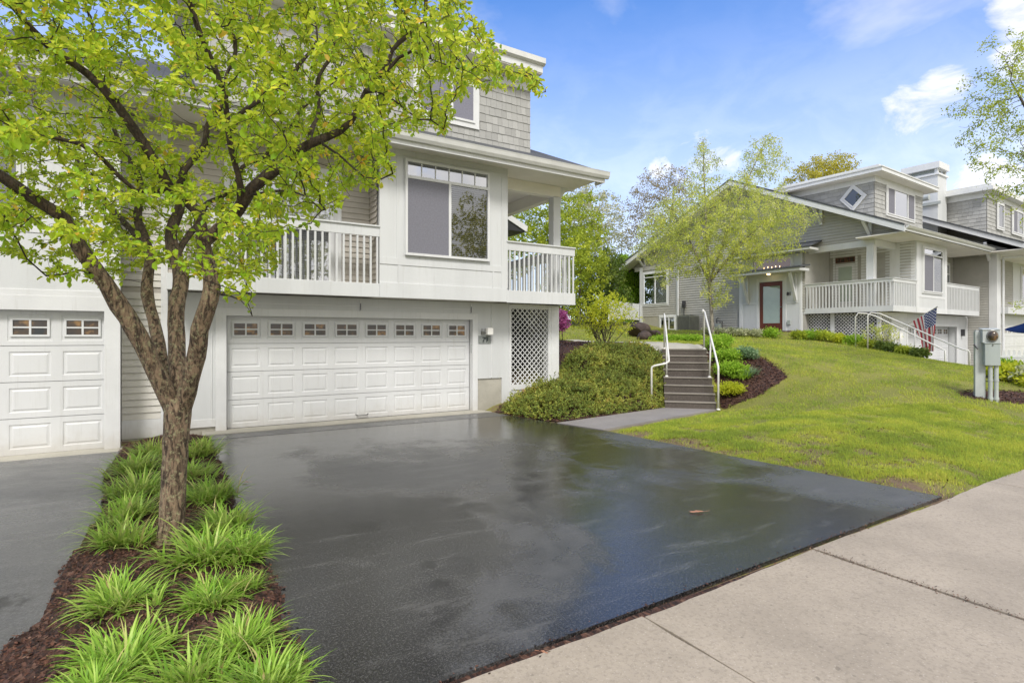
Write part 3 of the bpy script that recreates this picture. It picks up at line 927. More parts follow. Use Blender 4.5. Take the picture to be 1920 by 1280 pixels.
def window(pl, parent, u0, u1, z0, z1, d=0.0, case=0.0, splits=(), transom=None, tgrid=0, kinds=None, name='window', blind=True, glass=None, back=None, framew=0.05):
    """u0..z1 is the glazed opening's outer frame. kinds: per light 'screen' or 'glass'"""
    f = MB()
    ring(f, pl, u0, u1, z0, z1, framew, d, d + 0.07)
    if case:
        ring(f, pl, u0 - case, u1 + case, z0 - case, z1 + case, case, d, d + 0.045)
    zi1 = transom if transom else z1 - framew
    if transom: pbox(f, pl, u0 + framew, u1 - framew, transom - 0.03, transom + 0.03, d, d + 0.066)
    us = [u0 + framew] + list(splits) + [u1 - framew]
    for s in splits: pbox(f, pl, s - 0.028, s + 0.028, z0 + framew, (transom - 0.03) if transom else z1 - framew, d, d + 0.064)
    if tgrid:
        for k in range(1, tgrid):
            u = u0 + framew + (u1 - u0 - 2 * framew) * k / tgrid
            pbox(f, pl, u - 0.009, u + 0.009, transom + 0.03, z1 - framew, d + 0.035, d + 0.05)
    o = build(f, name, TRIM, parent)
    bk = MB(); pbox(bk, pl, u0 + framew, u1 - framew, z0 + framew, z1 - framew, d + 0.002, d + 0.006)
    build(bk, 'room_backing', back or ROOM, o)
    if blind:
        b = MB(); z = z0 + framew + 0.02
        while z < (transom or z1 - framew) - 0.03:
            b.add([pl.pt(u0 + framew, z, d + 0.028), pl.pt(u1 - framew, z, d + 0.028), pl.pt(u1 - framew, z + 0.026, d + 0.010), pl.pt(u0 + framew, z + 0.026, d + 0.010)], [(0, 1, 2, 3)])
            z += 0.045
        build(b, 'blind', BLIND, o)
    for i in range(len(us) - 1):
        k = kinds[i] if kinds else 'glass'
        g = MB(); a, b_ = us[i] + (0.028 if i else 0), us[i + 1] - (0.028 if i < len(us) - 2 else 0)
        g.add([pl.pt(a, z0 + framew, d + 0.034), pl.pt(b_, z0 + framew, d + 0.034), pl.pt(b_, zi1, d + 0.034), pl.pt(a, zi1, d + 0.034)], [(0, 1, 2, 3)])
        build(g, 'pane', glass or GLASS, o)
        if k.startswith('screen'):
            g = MB(); pbox(g, pl, a, b_, z0 + framew, zi1 - (0.03 if transom else 0), d + 0.046, d + 0.05)
            build(g, 'insect_screen', SCREEN_L if k == 'screen_l' else SCREEN, o)
    if transom:
        g = MB(); g.add([pl.pt(u0 + framew, transom + .03, d + 0.034), pl.pt(u1 - framew, transom + .03, d + 0.034), pl.pt(u1 - framew, z1 - framew, d + 0.034), pl.pt(u0 + framew, z1 - framew, d + 0.034)], [(0, 1, 2, 3)])
        build(g, 'transom_pane', GLASS_M, o)
    return o


def railing(pl, parent, u0, u1, zb, zt0, zt1, sp=0.13, bw=0.036, depth=0.05, cap=True, d=0.0):
    """flat top board, balusters (each its own sub-part) standing on the fascia"""
    r = MB(); pbox(r, pl, u0, u1, zt0, zt1, d - depth, d)
    if cap: pbox(r, pl, u0 - 0.01, u1 + 0.01, zt1, zt1 + 0.03, d - depth - 0.04, d + 0.03)
    ro = build(r, 'railing', WHITE, parent)
    n = int((u1 - u0) / sp)
    first = None
    base = Vector(pl.pt(u0, 0, 0))
    for k in range(n):
        u = u0 + (k + 0.7) * (u1 - u0) / n
        if first is None:
            m = MB(); pbox(m, pl, u - bw / 2, u + bw / 2, zb, zt0, d - depth / 2 - bw / 2, d - depth / 2 + bw / 2)
            first = build(m, 'baluster', WHITE, ro); ufirst = u
        else:
            c = first.copy(); COL.objects.link(c); c.parent = ro
            dv = np.array(pl.pt(u, 0, 0)) - np.array(pl.pt(ufirst, 0, 0)); c.location = tuple(dv)
    return ro


def lattice(pl, parent, u0, u1, z0, z1, sp=0.105, wd=0.032, d=0.0, name='lattice'):
    m = MB()
    H = z1 - z0; Wd = u1 - u0
    for sgn, dd in ((1, 0.0), (-1, 0.012)):
        c = -H
        while c < Wd:
            # line u = u0 + c + t (sgn 1) ; mirrored for -1
            t0, t1 = max(0, -c), min(H, Wd - c)
            if t1 - t0 > 0.01:
                pa = (c + t0, t0); pb = (c + t1, t1)
                if sgn < 0: pa = (Wd - pa[0], pa[1]); pb = (Wd - pb[0], pb[1])
                h = wd * 0.7
                q = []
                for (uu, zz), s_ in ((pa, -1), (pa, 1), (pb, 1), (pb, -1)):
                    q.append((min(max(uu + s_ * h, 0), Wd), zz))
                base = [pl.pt(u0 + uu, z0 + zz, d + dd) for uu, zz in q]
                nn = np.array([*pl.N, 0]) * 0.010
                m.prism(base, nn)
            c += sp * 1.414
    return build(m, name, TRIM, parent)


def garage_door(pl, parent, u0, u1, z0, z1, cols, rows=4, win=True, d=0.0, win_mat=None):
    f = MB(); H = (z1 - z0) / rows; Wc = (u1 - u0) / cols
    for r in range(rows):
        za, zb = z0 + r * H + 0.004, z0 + (r + 1) * H - 0.004
        pbox(f, pl, u0, u1, za, zb, d - 0.05, d - 0.012)     # core of the section
        for c in range(cols):
            a, b = u0 + c * Wc, u0 + (c + 1) * Wc
            # face ring, bevelled groove, raised field
            marg_u, marg_z = 0.07, 0.085
            R0 = [(a, za), (b, za), (b, zb), (a, zb)]
            def inset(mu, mz): return [(a + mu, za + mz), (b - mu, za + mz), (b - mu, zb - mz), (a + mu, zb - mz)]
            if r == rows - 1 and win:
                rings = [(R0, 0), (inset(0.055, 0.07), 0), (inset(0.062, 0.077), -0.008), (inset(0.08, 0.095), -0.008)]
            else:
                rings = [(R0, 0), (inset(marg_u, marg_z), 0), (inset(marg_u + .012, marg_z + .012), -0.010), (inset(marg_u + .03, marg_z + .03), -0.010), (inset(marg_u + .055, marg_z + .05), -0.001)]
            vs = [pl.pt(u, z, d + dd) for rr, dd in rings for u, z in rr]
            fs = []
            for k in range(len(rings) - 1):
                for q in range(4): fs.append((k * 4 + q, k * 4 + (q + 1) % 4, k * 4 + 4 + (q + 1) % 4, k * 4 + 4 + q))
            k = (len(rings) - 1) * 4; fs.append((k, k + 1, k + 2, k + 3))
            f.add(vs, fs)
    do = build(f, 'garage_door', DOORW, parent)
    if win:
        for c in range(cols):
            a, b = u0 + c * Wc + 0.105, u0 + (c + 1) * Wc - 0.105
            za, zb = z1 - H * 0.5 - 0.115, z1 - H * 0.5 + 0.125
            m = MB(); ring(m, pl, a - .02, b + .02, za - .02, zb + .02, 0.03, d - 0.012, d + 0.014)
            pbox(m, pl, (a + b) / 2 - .013, (a + b) / 2 + .013, za + .01, zb - .01, d - 0.006, d + 0.012)
            pbox(m, pl, a + .01, (a + b) / 2 - .013, (za + zb) / 2 - .011, (za + zb) / 2 + .011, d - 0.006, d + 0.011)
            pbox(m, pl, (a + b) / 2 + .013, b - .01, (za + zb) / 2 - .011, (za + zb) / 2 + .011, d - 0.006, d + 0.011)
            wo_ = build(m, 'door_window', TRIM, do)
            g = MB(); pbox(g, pl, a, b, za, zb, d - 0.0075, d - 0.004); build(g, 'pane', win_mat or WARMDARK, wo_)
    return do


def warm_dark():
    """garage panes: dark glass with warm reflections painted into its colour"""
    m, t, p = new_mat('dark_glass_painted_reflections')
    n = t.noise(objco(t), 4, 3, 0.6)
    t.link(t.ramp(n, [(0.35, (0.03, 0.03, 0.03)), (0.55, (0.08, 0.05, 0.03)), (0.68, (0.38, 0.21, 0.07))]), p.inputs['Base Color'])  # orange patches paint reflected surroundings into the base colour
    p.inputs['Roughness'].default_value = 0.12
    p.inputs['Specular IOR Level'].default_value = 0.7
    return m


WARMDARK = warm_dark()


WARMROOM = lit_mat('painted_room_glow', (0.16, 0.075, 0.03), 0.35)  # backing board glows by itself, standing in for chandelier light on the room


def text_mesh(txt, size, depth):
    c = bpy.data.curves.new('numerals', 'FONT'); c.body = txt; c.size = size; c.offset = size * .035; c.extrude = depth; c.align_x = 'CENTER'
    o = bpy.data.objects.new('numerals', c); COL.objects.link(o)
    dg = bpy.context.evaluated_depsgraph_get(); dg.update()
    me = bpy.data.meshes.new_from_object(o.evaluated_get(dg))
    bpy.data.objects.remove(o); bpy.data.curves.remove(c)
    return me


# ------------------------------------------------------------------ the white townhouse
house = thing('townhouse', 'big white townhouse with wide garage door and corner porch, behind the near tree', 'house', (2.5, 11.4, 0))
F0 = front(11.4)
# body
m = MB(); m.box(-6, 6.45, 11.62, 23, -0.3, 5.58); m.box(-9, -0.8, 10.95, 11.62, -0.3, 5.58); m.box(3.5, 6.45, 10.79, 11.62, 2.6, 5.58)
m.box(-6, -0.8, 11.0, 11.62, 2.0, 5.5)
build(m, 'wall', WHITE, house)
# back wall of the balcony with lap siding, and the strip of siding between the garages
m = MB(); m.box(-0.78, 3.48, 11.38, 11.61, 2.56, 5.58)
m.box(-0.78, -0.13, 11.38, 11.61, -0.1, 2.56)
build(m, 'sheathing', SIDING, house)
B0 = front(11.38)
m = MB(); siding(m, B0, -0.78, -0.22, 0.32, 2.5); siding(m, B0, -0.78, -0.22, 2.6, 5.5); build(m, 'lap_siding', SIDING_L, house)
m = MB(); siding(m, B0, -0.12, 0.76, 2.6, 5.5); siding(m, B0, 2.88, 3.46, 2.79, 5.5)
siding(m, B0, 0.85, 2.74, 5.1, 5.5)
S0 = Plane((3.47, 0), (0, 1), (-1, 0)); siding(m, S0, 10.86, 11.36, 2.79, 5.5)
build(m, 'lap_siding', SIDING, house)
m = MB(); pbox(m, B0, -0.78, -0.22, 0.0, 0.32, 0, 0.018); pbox(m, B0, -0.22, -0.12, -0.05, 5.5, 0, 0.03)
pbox(m, B0, 0.76, 0.86, 2.79, 5.1, 0, 0.035); pbox(m, B0, 2.73, 2.88, 2.79, 5.1, 0, 0.035); pbox(m, B0, 0.86, 2.73, 4.96, 5.1, 0, 0.035)
build(m, 'corner_board', TRIM, house)
m = MB(); pbox(m, B0, -0.78, -0.12, -0.15, 0.0, 0.0, 0.006); build(m, 'foundation', CONC_F, house)
# sliding balcony door
window(B0, house, 0.87, 2.72, 2.79, 4.95, 0.0, 0, splits=(1.8,), name='balcony_door', blind=True, glass=GLASS_M, framew=0.07)
# garage level skin
m = MB()
pbox(m, F0, -0.12, 0.63, 0.10, 2.54, -0.21, 0.0)
pbox(m, F0, 0.63, 6.03, 2.27, 2.54, -0.21, 0.0)
pbox(m, F0, 6.03, 6.93, 0.75, 2.54, -0.21, 0.0); pbox(m, F0, 6.70, 6.93, 0.10, 0.75, -0.21, 0.0)
pbox(m, F0, 6.93, 8.07, 0.10, 0.56, -0.1, 0.0)
m.box(8.28, 8.38, 11.6, 15.2, 0.1, 2.54)
build(m, 'garage_wall', WHITE, house)
m = MB()
pbox(m, F0, 0.62, 0.80, -0.03, 2.27, -0.16, 0.028); pbox(m, F0, 5.90, 6.03, -0.03, 2.27, -0.16, 0.028)
pbox(m, F0, 0.80, 5.90, 2.13, 2.27, -0.16, 0.028)
for u in (0.02, 0.55): pbox(m, F0, u, u + 0.02, 0.10, 2.52, 0, 0.014)
pbox(m, F0, -0.11, 0.62, 0.10, 0.24, 0, 0.016)
pbox(m, F0, 6.40, 6.42, 0.76, 2.52, 0, 0.013); pbox(m, F0, 6.90, 6.96, 0.10, 2.52, 0, 0.02)
pbox(m, F0, 6.96, 8.07, 2.42, 2.53, -0.04, 0.02); pbox(m, F0, 6.96, 8.07, 0.44, 0.57, 0.0, 0.02)
pbox(m, F0, 8.05, 8.385, 0.05, 2.53, -0.2, 0.025); pbox(m, F0, 8.14, 8.16, 0.05, 2.53, 0.025, 0.033)
pbox(m, F0, 3.26, 3.30, 2.28, 2.50, 0, 0.02); pbox(m, F0, 5.84, 5.88, 2.28, 2.50, 0, 0.02); pbox(m, F0, 0.64, 5.9, 2.36, 2.38, 0, 0.008)
build(m, 'garage_trim', TRIM, house, bevel=0.003)
for u in (3.275, 5.855): m = MB(); pbox(m, F0, u, u + .01, 2.29, 2.43, 0.021, 0.035); build(m, 'trim_hook', DARKMET, house)
for q in ((6.031, 6.70, -0.1, 0.75, -0.2, -0.03), (-0.12, 0.62, -0.1, 0.10, -0.2, -0.02), (6.7, 8.38, -0.1, 0.10, -.2, -.03)): m = MB(); pbox(m, F0, *q); build(m, 'foundation', CONC_F, house)
GD = front(11.53)
gdoor = garage_door(GD, house, 0.82, 5.88, 0.02, 2.14, 8)
gh = MB(); gh.tube([GD.pt(3.22, 0.11, 0.0), GD.pt(3.26, 0.09, 0.05), GD.pt(3.44, 0.09, 0.05), GD.pt(3.48, 0.11, 0.0)], 0.012, 6)
build(gh, 'handle', STEEL, gdoor)
m = MB(); m.box(0.80, 5.90, 11.50, 11.6, -0.02, 0.018); build(m, 'threshold', DARKMET, house)
m = MB(); m.box(5.893, 5.899, 11.43, 11.47, 1.36, 1.56); build(m, 'keypad', GREYLITE, house)
lattice(front(11.43), house, 6.95, 8.06, 0.55, 2.44, 0.098, 0.030)
m = MB(); m.box(6.48, 8.27, 12.7, 12.8, -0.1, 2.54); m.box(6.46, 6.48, 11.62, 12.7, -0.1, 2.54); build(m, 'crawl_space_shade_sheet', ROOM, house)  # dark sheets paint the unlit void behind the lattice
# number plate and lamp
pp = MB(); pbox(pp, F0, 6.06, 6.385, 1.575, 1.765, 0, 0.015); plate = build(pp, 'number_plate', PLATE, house, bevel=0.003)
nm = text_mesh('79', 0.16, 0.002); no = link_mesh('numerals', nm, NUMB, plate); no.location = Vector((6.235, 11.381, 1.615)) - Vector((2.5, 11.4, 0)); no.rotation_euler = (R(90), 0, 0)
lm = MB(); pbox(lm, F0, 6.13, 6.21, 1.78, 1.86, 0, 0.03); lm.tube([F0.pt(6.15, 1.80, .03), F0.pt(6.13, 1.88, .05), F0.pt(6.13, 1.93, .05)], .008, 6); lm.tube([F0.pt(6.19, 1.82, .03), F0.pt(6.24, 1.83, .09), F0.pt(6.30, 1.80, .09)], .01, 6)
lamp = build(lm, 'wall_lamp', STEEL, house)
lg = MB(); pbox(lg, F0, 6.225, 6.375, 1.775, 1.945, 0.04, 0.17); build(lg, 'lamp_shade', OPAL, lamp, bevel=0.02)
# deck: fascias, floor, soffit
m = MB()
m.box(-0.13, 3.48, 10.75, 10.80, 2.53, 2.80); build(m, 'deck_fascia', WHITE, house, bevel=0.004)
m = MB(); m.box(6.44, 8.41, 10.73, 10.78, 2.515, 2.80); m.box(8.36, 8.41, 10.78, 15.2, 2.515, 2.80)
build(m, 'deck_fascia', WHITE, house, bevel=0.004)
m = MB(); m.box(-0.13, 3.5, 10.80, 11.38, 2.56, 2.76); m.box(6.46, 8.36, 10.78, 15.2, 2.56, 2.76); m.box(3.5, 6.46, 10.80, 11.62, 2.55, 2.6)
build(m, 'deck_floor', SOFFIT, house)
# bay with the big window
BY = front(10.77)
m = MB(); pbox(m, BY, 3.48, 6.47, 2.53, 5.57, -0.02, 0.02); build(m, 'bay_wall', WHITE, house)
m = MB(); BP = front(10.75)
pbox(m, BP, 3.48, 3.74, 3.34, 5.36, 0, 0.007); pbox(m, BP, 3.86, 3.92, 2.83, 3.20, 0, 0.010); pbox(m, BP, 6.07, 6.12, 2.83, 3.20, 0, 0.010)
pbox(m, BP, 3.83, 3.97, 3.34, 5.44, 0, 0.010); pbox(m, BP, 6.0, 6.1, 3.34, 5.44, 0, 0.010); pbox(m, BP, 6.30, 6.47, 2.83, 5.36, 0, 0.010)
pbox(m, BP, 3.48, 6.47, 5.44, 5.56, 0, 0.012); pbox(m, BP, 3.48, 6.30, 3.20, 3.34, 0, 0.013); pbox(m, BP, 3.48, 6.44, 2.53, 2.83, 0, 0.016)
build(m, 'bay_trim', WHITE, house, bevel=0.002)
window(BP, house, 4.0, 5.97, 3.41, 5.38, 0.0, 0, splits=(5.0,), transom=5.02, tgrid=6, kinds=['screen', 'glass'], glass=GLASS)
# railings
railing(front(10.76), house, -0.10, 3.48, 2.78, 3.74, 3.93)
railing(front(10.75), house, 6.45, 8.41, 2.78, 3.72, 3.90)
railing(Plane((8.41, 0), (0, 1), (1, 0)), house, 10.85, 15.0, 2.78, 3.72, 3.90)
# porch post, beams
m = MB(); m.box(8.16, 8.38, 11.3, 11.52, 2.76, 5.3); build(m, 'porch_post', WHITE, house, bevel=0.006)
m = MB(); m.box(6.45, 8.38, 11.3, 11.5, 5.28, 5.555); m.box(8.16, 8.36, 11.5, 15.2, 5.26, 5.555); build(m, 'porch_beam', SOFFIT, house, bevel=0.004)
m = MB(); m.box(8.14, 8.36, 14.98, 15.2, 2.76, 5.26); build(m, 'porch_post', WHITE, house, bevel=0.006)
# soffit, fascia, gutter, roof
m = MB(); m.box(-9, 8.84, 10.18, 15.3, 5.56, 5.60); build(m, 'soffit', SOFFIT, house)
m = MB(); m.box(-9, 8.86, 10.15, 10.18, 5.45, 5.66); m.box(8.84, 8.87, 10.18, 10.5, 5.46, 5.74)
for sy in (1,):
    m.prism([(8.84, 10.18, 5.46), (8.84, 17.5, 5.46 + .46 * 7.32), (8.84, 17.5, 5.70 + .46 * 7.35), (8.84, 10.18, 5.70)], (0.04, 0, 0))
m.prism([(8.38, 11.32, 5.05), (8.42, 11.32, 5.28), (8.52, 11.32, 5.42), (8.66, 11.32, 5.50), (8.84, 11.32, 5.53), (8.84, 11.32, 5.56), (8.38, 11.32, 5.56)], (0, 0.12, 0))
build(m, 'fascia', TRIM, house)
m = MB(); prof = [(10.15, 5.54), (10.09, 5.54), (10.055, 5.60), (10.04, 5.67), (10.03, 5.70), (10.045, 5.70), (10.06, 5.685), (10.14, 5.685), (10.15, 5.70)]
m.prism([(-9, y, z) for y, z in prof], (17.93, 0, 0)); build(m, 'gutter', GUTTER, house)
m = MB(); m.prism([(-9, 10.08, 5.68), (-9, 17.5, 9.09), (-9, 24.9, 5.68), (-9, 24.9, 5.61), (-9, 10.19, 5.61)], (17.89, 0, 0)); roof = build(m, 'roof', ROOF, house)
# dormer
DW = front(11.62)
m = MB(); m.box(0.3, 7.64, 11.64, 17.4, 5.8, 8.25); build(m, 'dormer_wall', SIDING, house)
m = MB(); shingles(m, DW, 0.3, 7.66, 6.30, 7.93, 0.2, cut=lambda u, z: 4.55 < u < 6.15 and 6.72 < z < 7.8)
S1 = Plane((7.64, 0), (0, 1), (1, 0)); shingles(m, S1, 11.64, 17.3, 6.35, 7.93, 0.2)
build(m, 'dormer_shingles', SHING, house)
m = MB(); pbox(m, DW, 0.3, 7.67, 7.93, 8.235, 0, 0.03); m.box(7.64, 7.67, 11.62, 17.3, 7.93, 8.235); build(m, 'dormer_frieze', WHITE, house)
m = MB(); m.box(0.0, 7.76, 11.22, 17.4, 8.235, 8.26); build(m, 'dormer_soffit', SOFFIT, house)
m = MB(); m.box(0.0, 7.76, 11.2, 17.4, 8.262, 8.43); dr = build(m, 'dormer_fascia', TRIM, house)
m = MB(); m.prism([(-.04, 11.17, 8.43), (-.04, 11.12, 8.47), (-.04, 11.12, 8.60), (-.04, 17.4, 8.66), (-.04, 17.4, 8.43)], (7.84, 0, 0)); build(m, 'dormer_roof', GUTTER, house)
window(DW, house, 4.64, 6.06, 6.79, 7.71, 0.0, 0.12, splits=(5.46,), kinds=['screen_l', 'screen_l'], blind=False)
# neighbour half at the left: garage, panelled bay above
N0 = front(10.75)
m = MB()
pbox(m, N0, -9, -5.92, -0.1, 2.15, -0.2, 0); pbox(m, N0, -0.92, -0.76, -0.13, 2.15, -0.2, 0.0)
pbox(m, N0, -9, -0.76, 2.15, 5.57, -0.25, 0)
build(m, 'bay_wall', WHITE, house)
m = MB(); pbox(m, N0, -6.1, -0.96, 2.14, 2.36, 0, 0.02); pbox(m, N0, -0.96, -0.755, -0.13, 2.36, 0, 0.025); pbox(m, N0, -9, -0.96, 2.36, 2.45, 0, 0.012)
pbox(m, N0, -0.9, -0.756, 2.36, 5.5, 0, 0.012); pbox(m, N0, -9, -0.9, 3.30, 3.38, 0, .012)
pbox(m, N0, -1.25, -1.2, 3.38, 5.5, 0, .010)
build(m, 'bay_trim', TRIM, house, bevel=0.003)
garage_door(front(10.86), house, -5.95, -0.93, -0.03, 2.15, 8)
m = MB(); m.box(-5.95, -0.95, 10.84, 10.94, -0.1, -0.028); build(m, 'threshold', CONC_F, house)
window(N0, house, -3.9, -1.95, 3.45, 5.38, 0.0, 0.07, splits=(-2.9,), transom=5.02, tgrid=6, kinds=['screen', 'glass'])
# rear wing seen under the porch roof
m = MB(); m.prism([(10.75, 16.6, 5.62), (8.0, 16.6, 6.9), (4.5, 16.6, 5.62), (4.5, 16.6, 5.5), (10.75, 16.6, 5.5)], (0, 7, 0)); build(m, 'rear_roof', ROOF, house)
m = MB(); m.beam((10.78, 16.58, 5.60), (8.0, 16.58, 6.9), .05, .2); m.box(10.73, 10.83, 16.6, 23.5, 5.52, 5.66); build(m, 'rear_fascia', TRIM, house)
m = MB(); m.box(6.6, 9.9, 16.9, 23, 0, 5.5); build(m, 'rear_wall', WHITE, house)

# small white table and chair on the corner porch
tb = thing('patio_table', 'small pale table half hidden behind the corner porch railing', 'table', (7.7, 13.2, 2.76))
m = MB(); m.cyl((7.7, 13.2, 3.44), 0.42, 0.03, 24); build(m, 'table_top', TRIM, tb)
for k in range(4):
    a = R(45 + 90 * k); m = MB(); m.tube([(7.7 + .3 * math.cos(a), 13.2 + .3 * math.sin(a), 2.76), (7.7 + .2 * math.cos(a), 13.2 + .2 * math.sin(a), 3.44)], 0.014, 6); build(m, 'leg', TRIM, tb)

# ------------------------------------------------------------------ the grey house on the rise
H2 = thing('grey_house', 'grey sided house on the rise with red front door, white wraparound balcony and two dormers', 'house', (25.09, 11.02, 0), A2, local=True)
ZR = lambda b: (5.98 + 0.46 * (b + 0.6)) if b < 7.2 else (5.98 + 0.46 * (15.0 - b))
LF = leftp(0.0)
m = MB()
m.box(0.02, 9.9, 3.62, 13.7, 0, 5.95)         # left front block and main block
m.box(2.3, 9.9, 1.2, 3.62, 0, 5.95); m.box(2.32, 5.72, 0.02, 1.2, 2.8, 5.95)
m.box(0.42, 10.4, 1.1, 3.62, 0, 2.78)
build(m, 'wall', SIDING2, H2)
# gable infill
m = MB(); m.prism([(0.32, -0.2, 5.9), (0.32, 7.2, ZR(7.2) - 0.15), (0.32, 14.6, 5.9)], (9.4, 0, 0)); build(m, 'gable_core', SIDING2, H2)
m = MB()
GP = leftp(0.30)
siding(m, GP, 0, 0, 5.90, 9.2, 0.13, proud=.035, clip=lambda z: ((z - 5.98) / .46 - 0.6 + 0.15, 15.0 - (z - 5.98) / .46 - 0.15) if z > 5.98 else (0.9, 14.2))
siding(m, LF, 6.83, 10.9, 1.8, 5.9, 0.13, proud=.035); siding(m, LF, 10.98, 13.6, 2.95, 3.58, 0.13, proud=.035); siding(m, LF, 10.98, 11.5, 3.58, 5.9, .13, proud=.035); siding(m, LF, 3.6, 3.75, 2.9, 5.6, .13, proud=.035)
siding(m, leftp(2.3), 0.05, 3.6, 2.9, 5.9, 0.13, proud=.035)
siding(m, front(1.2), 5.75, 10.38, 2.9, 5.9, 0.13, proud=.035)
build(m, 'lap_siding', SIDING2, H2)
m = MB(); m.box(-0.02, 0.3, 3.62, 14.2, 5.75, 5.98); build(m, 'eave_band', SIDING2, H2)
m = MB(); pbox(m, LF, 10.9, 13.7, 1.5, 2.95, 0, 0.012); build(m, 'foundation', CONC_F, H2)
# corner boards and casings
m = MB(); pbox(m, LF, 10.86, 10.98, 1.9, 5.8, 0, 0.05); pbox(m, LF, 13.55, 13.78, 1.6, 5.95, 0, 0.03); pbox(m, LF, 6.78, 6.9, 1.9, 5.6, 0.0, 0.14)
m.box(0, .3, 13.7, 13.78, 1.6, 5.9)
build(m, 'corner_board', TRIM, H2)
m = MB(); m.tube([LF.pt(10.8, 5.8, .1), LF.pt(10.8, 2.15, .1), LF.pt(10.8, 2.0, .22)], 0.045, 8); build(m, 'downspout', TRIM, H2)
window(LF, H2, 11.63, 13.45, 3.66, 5.55, 0.0, 0.10, splits=(12.55,), transom=5.3, tgrid=0, glass=GLASS_C)
window(LF, H2, 11.05, 12.15, 2.12, 2.90, 0.012, 0.09, splits=(11.5,), blind=False)
# porch interior: trims, door
PW = leftp(2.3)
m = MB(); ring(m, PW, 2.35, 3.45, 2.9, 5.85, 0.1, 0, 0.03, wb=0.02, wt=.06); pbox(m, PW, 0.62, 1.02, 2.9, 5.85, 0, 0.035); pbox(m, PW, 1.85, 2.2, 2.9, 5.85, 0, 0.03); pbox(m, PW, 0.05, 0.2, 2.9, 5.85, 0, 0.03); pbox(m, PW, 0.2, 3.6, 5.55, 5.85, 0, 0.025)
build(m, 'porch_trim', TRIM, H2)
m = MB(); pbox(m, PW, 2.47, 3.33, 2.92, 5.18, 0.0, 0.03); bd = build(m, 'porch_door', TRIM, H2)
m = MB(); pbox(m, PW, 2.6, 3.2, 3.4, 5.05, 0.03, 0.036); build(m, 'pane', GREENISH, bd)
m = MB(); pbox(m, PW, 2.47, 3.33, 5.26, 5.5, 0.0, 0.035); tw = build(m, 'transom_window', REDWOOD, H2)
for k in range(4):
    m = MB(); pbox(m, PW, 2.51 + k * .205, 2.67 + k * .205, 5.29, 5.47, 0.035, 0.04); build(m, 'pane', WARMDARK, tw)
# deck
m = MB()
m.box(0.0, 0.06, 0.0, 3.8, 2.78, 3.02); m.box(0.06, 2.32, 0.0, 0.06, 2.78, 3.02); build(m, 'deck_fascia', WHITE, H2); m = MB(); m.box(5.72, 10.07, 0.0, 0.06, 2.78, 3.02); m.box(10.01, 10.07, .06, 1.2, 2.78, 3.02)
build(m, 'deck_fascia', WHITE, H2)
m = MB(); m.box(0.06, 2.3, 0.06, 3.62, 2.82, 2.95); m.box(5.72, 10.01, 0.06, 1.2, 2.82, 2.95); m.box(2.3, 5.72, 0.04, 1.1, 2.79, 2.83); build(m, 'deck_floor', SOFFIT, H2)
railing(leftp(0.0), H2, 0.02, 3.72, 3.02, 4.0, 4.13, sp=0.14, bw=0.045)
railing(front(0.0), H2, 0.02, 2.32, 3.02, 4.0, 4.13, sp=0.155, bw=0.045)
railing(front(0.0), H2, 5.72, 10.07, 3.02, 4.06, 4.22, sp=0.19, bw=0.07)
m = MB(); m.box(0.12, 0.40, 0.78, 1.06, 2.95, 5.62); build(m, 'porch_post', TRIM, H2)
m = MB(); m.box(0.28, 0.48, 0.78, 3.64, 5.60, 5.88); m.box(0.48, 2.3, 0.78, 0.98, 5.60, 5.88); build(m, 'porch_beam', TRIM, H2)
m = MB(); m.box(-0.42, 9.9, -0.55, 1.25, 5.89, 5.93); m.box(0.3, 2.3, 1.25, 3.62, 5.89, 5.93); build(m, 'soffit', SOFFIT, H2)
# bay
m = MB(); BB = front(0.02)
pbox(m, BB, 2.30, 5.73, 2.78, 5.93, 0, 0.02); m.box(2.28, 2.32, 0.0, 1.2, 2.78, 5.93); build(m, 'bay_wall', WHITE, H2)
m = MB(); BP2 = front(0.0)
for q in ((2.30, 2.55, 3.0, 5.9), (5.45, 5.73, 3.0, 5.9)): pbox(m, BP2, *q, 0, 0.012)
pbox(m, BP2, 2.55, 5.45, 3.45, 3.55, 0, 0.012); pbox(m, BP2, 2.3, 5.73, 2.78, 3.0, 0, .014); pbox(m, BP2, 2.55, 5.45, 5.76, 5.9, 0, .012)
build(m, 'bay_trim', TRIM, H2)
window(BP2, H2, 2.92, 5.08, 3.71, 5.66, 0.0, 0.07, splits=(4.0,), transom=5.36, kinds=['screen', 'glass'], glass=GLASS)
window(front(1.2), H2, 8.75, 9.75, 3.2, 5.5, 0.0, 0.1, transom=5.0)
# roof slab with barge board
def slabpoly(z_off): return [(-0.6, ZR(-0.6) + z_off), (7.2, ZR(7.2) + z_off), (15.0, ZR(15.0) + z_off)]
m = MB()
t_, b_ = slabpoly(0.20), slabpoly(0.06)
m.prism([(-0.52, *p) for p in t_] + [(-0.52, *p) for p in b_[::-1]], (10.4, 0, 0)); build(m, 'roof', ROOF2, H2)
m = MB(); t_, b_ = slabpoly(0.05), slabpoly(-0.03)
m.prism([(-0.48, *p) for p in t_] + [(-0.48, *p) for p in b_[::-1]], (0.82, 0, 0)); build(m, 'eave_soffit', SOFFIT, H2)
m = MB(); t_, b_ = slabpoly(0.155), slabpoly(-0.09)
m.prism([(-0.55, *p) for p in t_] + [(-0.55, *p) for p in b_[::-1]], (0.06, 0, 0)); m.box(-0.5, 9.88, -0.64, -0.6, 5.93, 6.07); build(m, 'barge_board', TRIM, H2)
m = MB(); t_, b_ = slabpoly(0.235), slabpoly(0.16)
m.prism([(-0.57, *p) for p in t_] + [(-0.57, *p) for p in b_[::-1]], (0.05, 0, 0)); build(m, 'roof_edge', ROOF, H2)
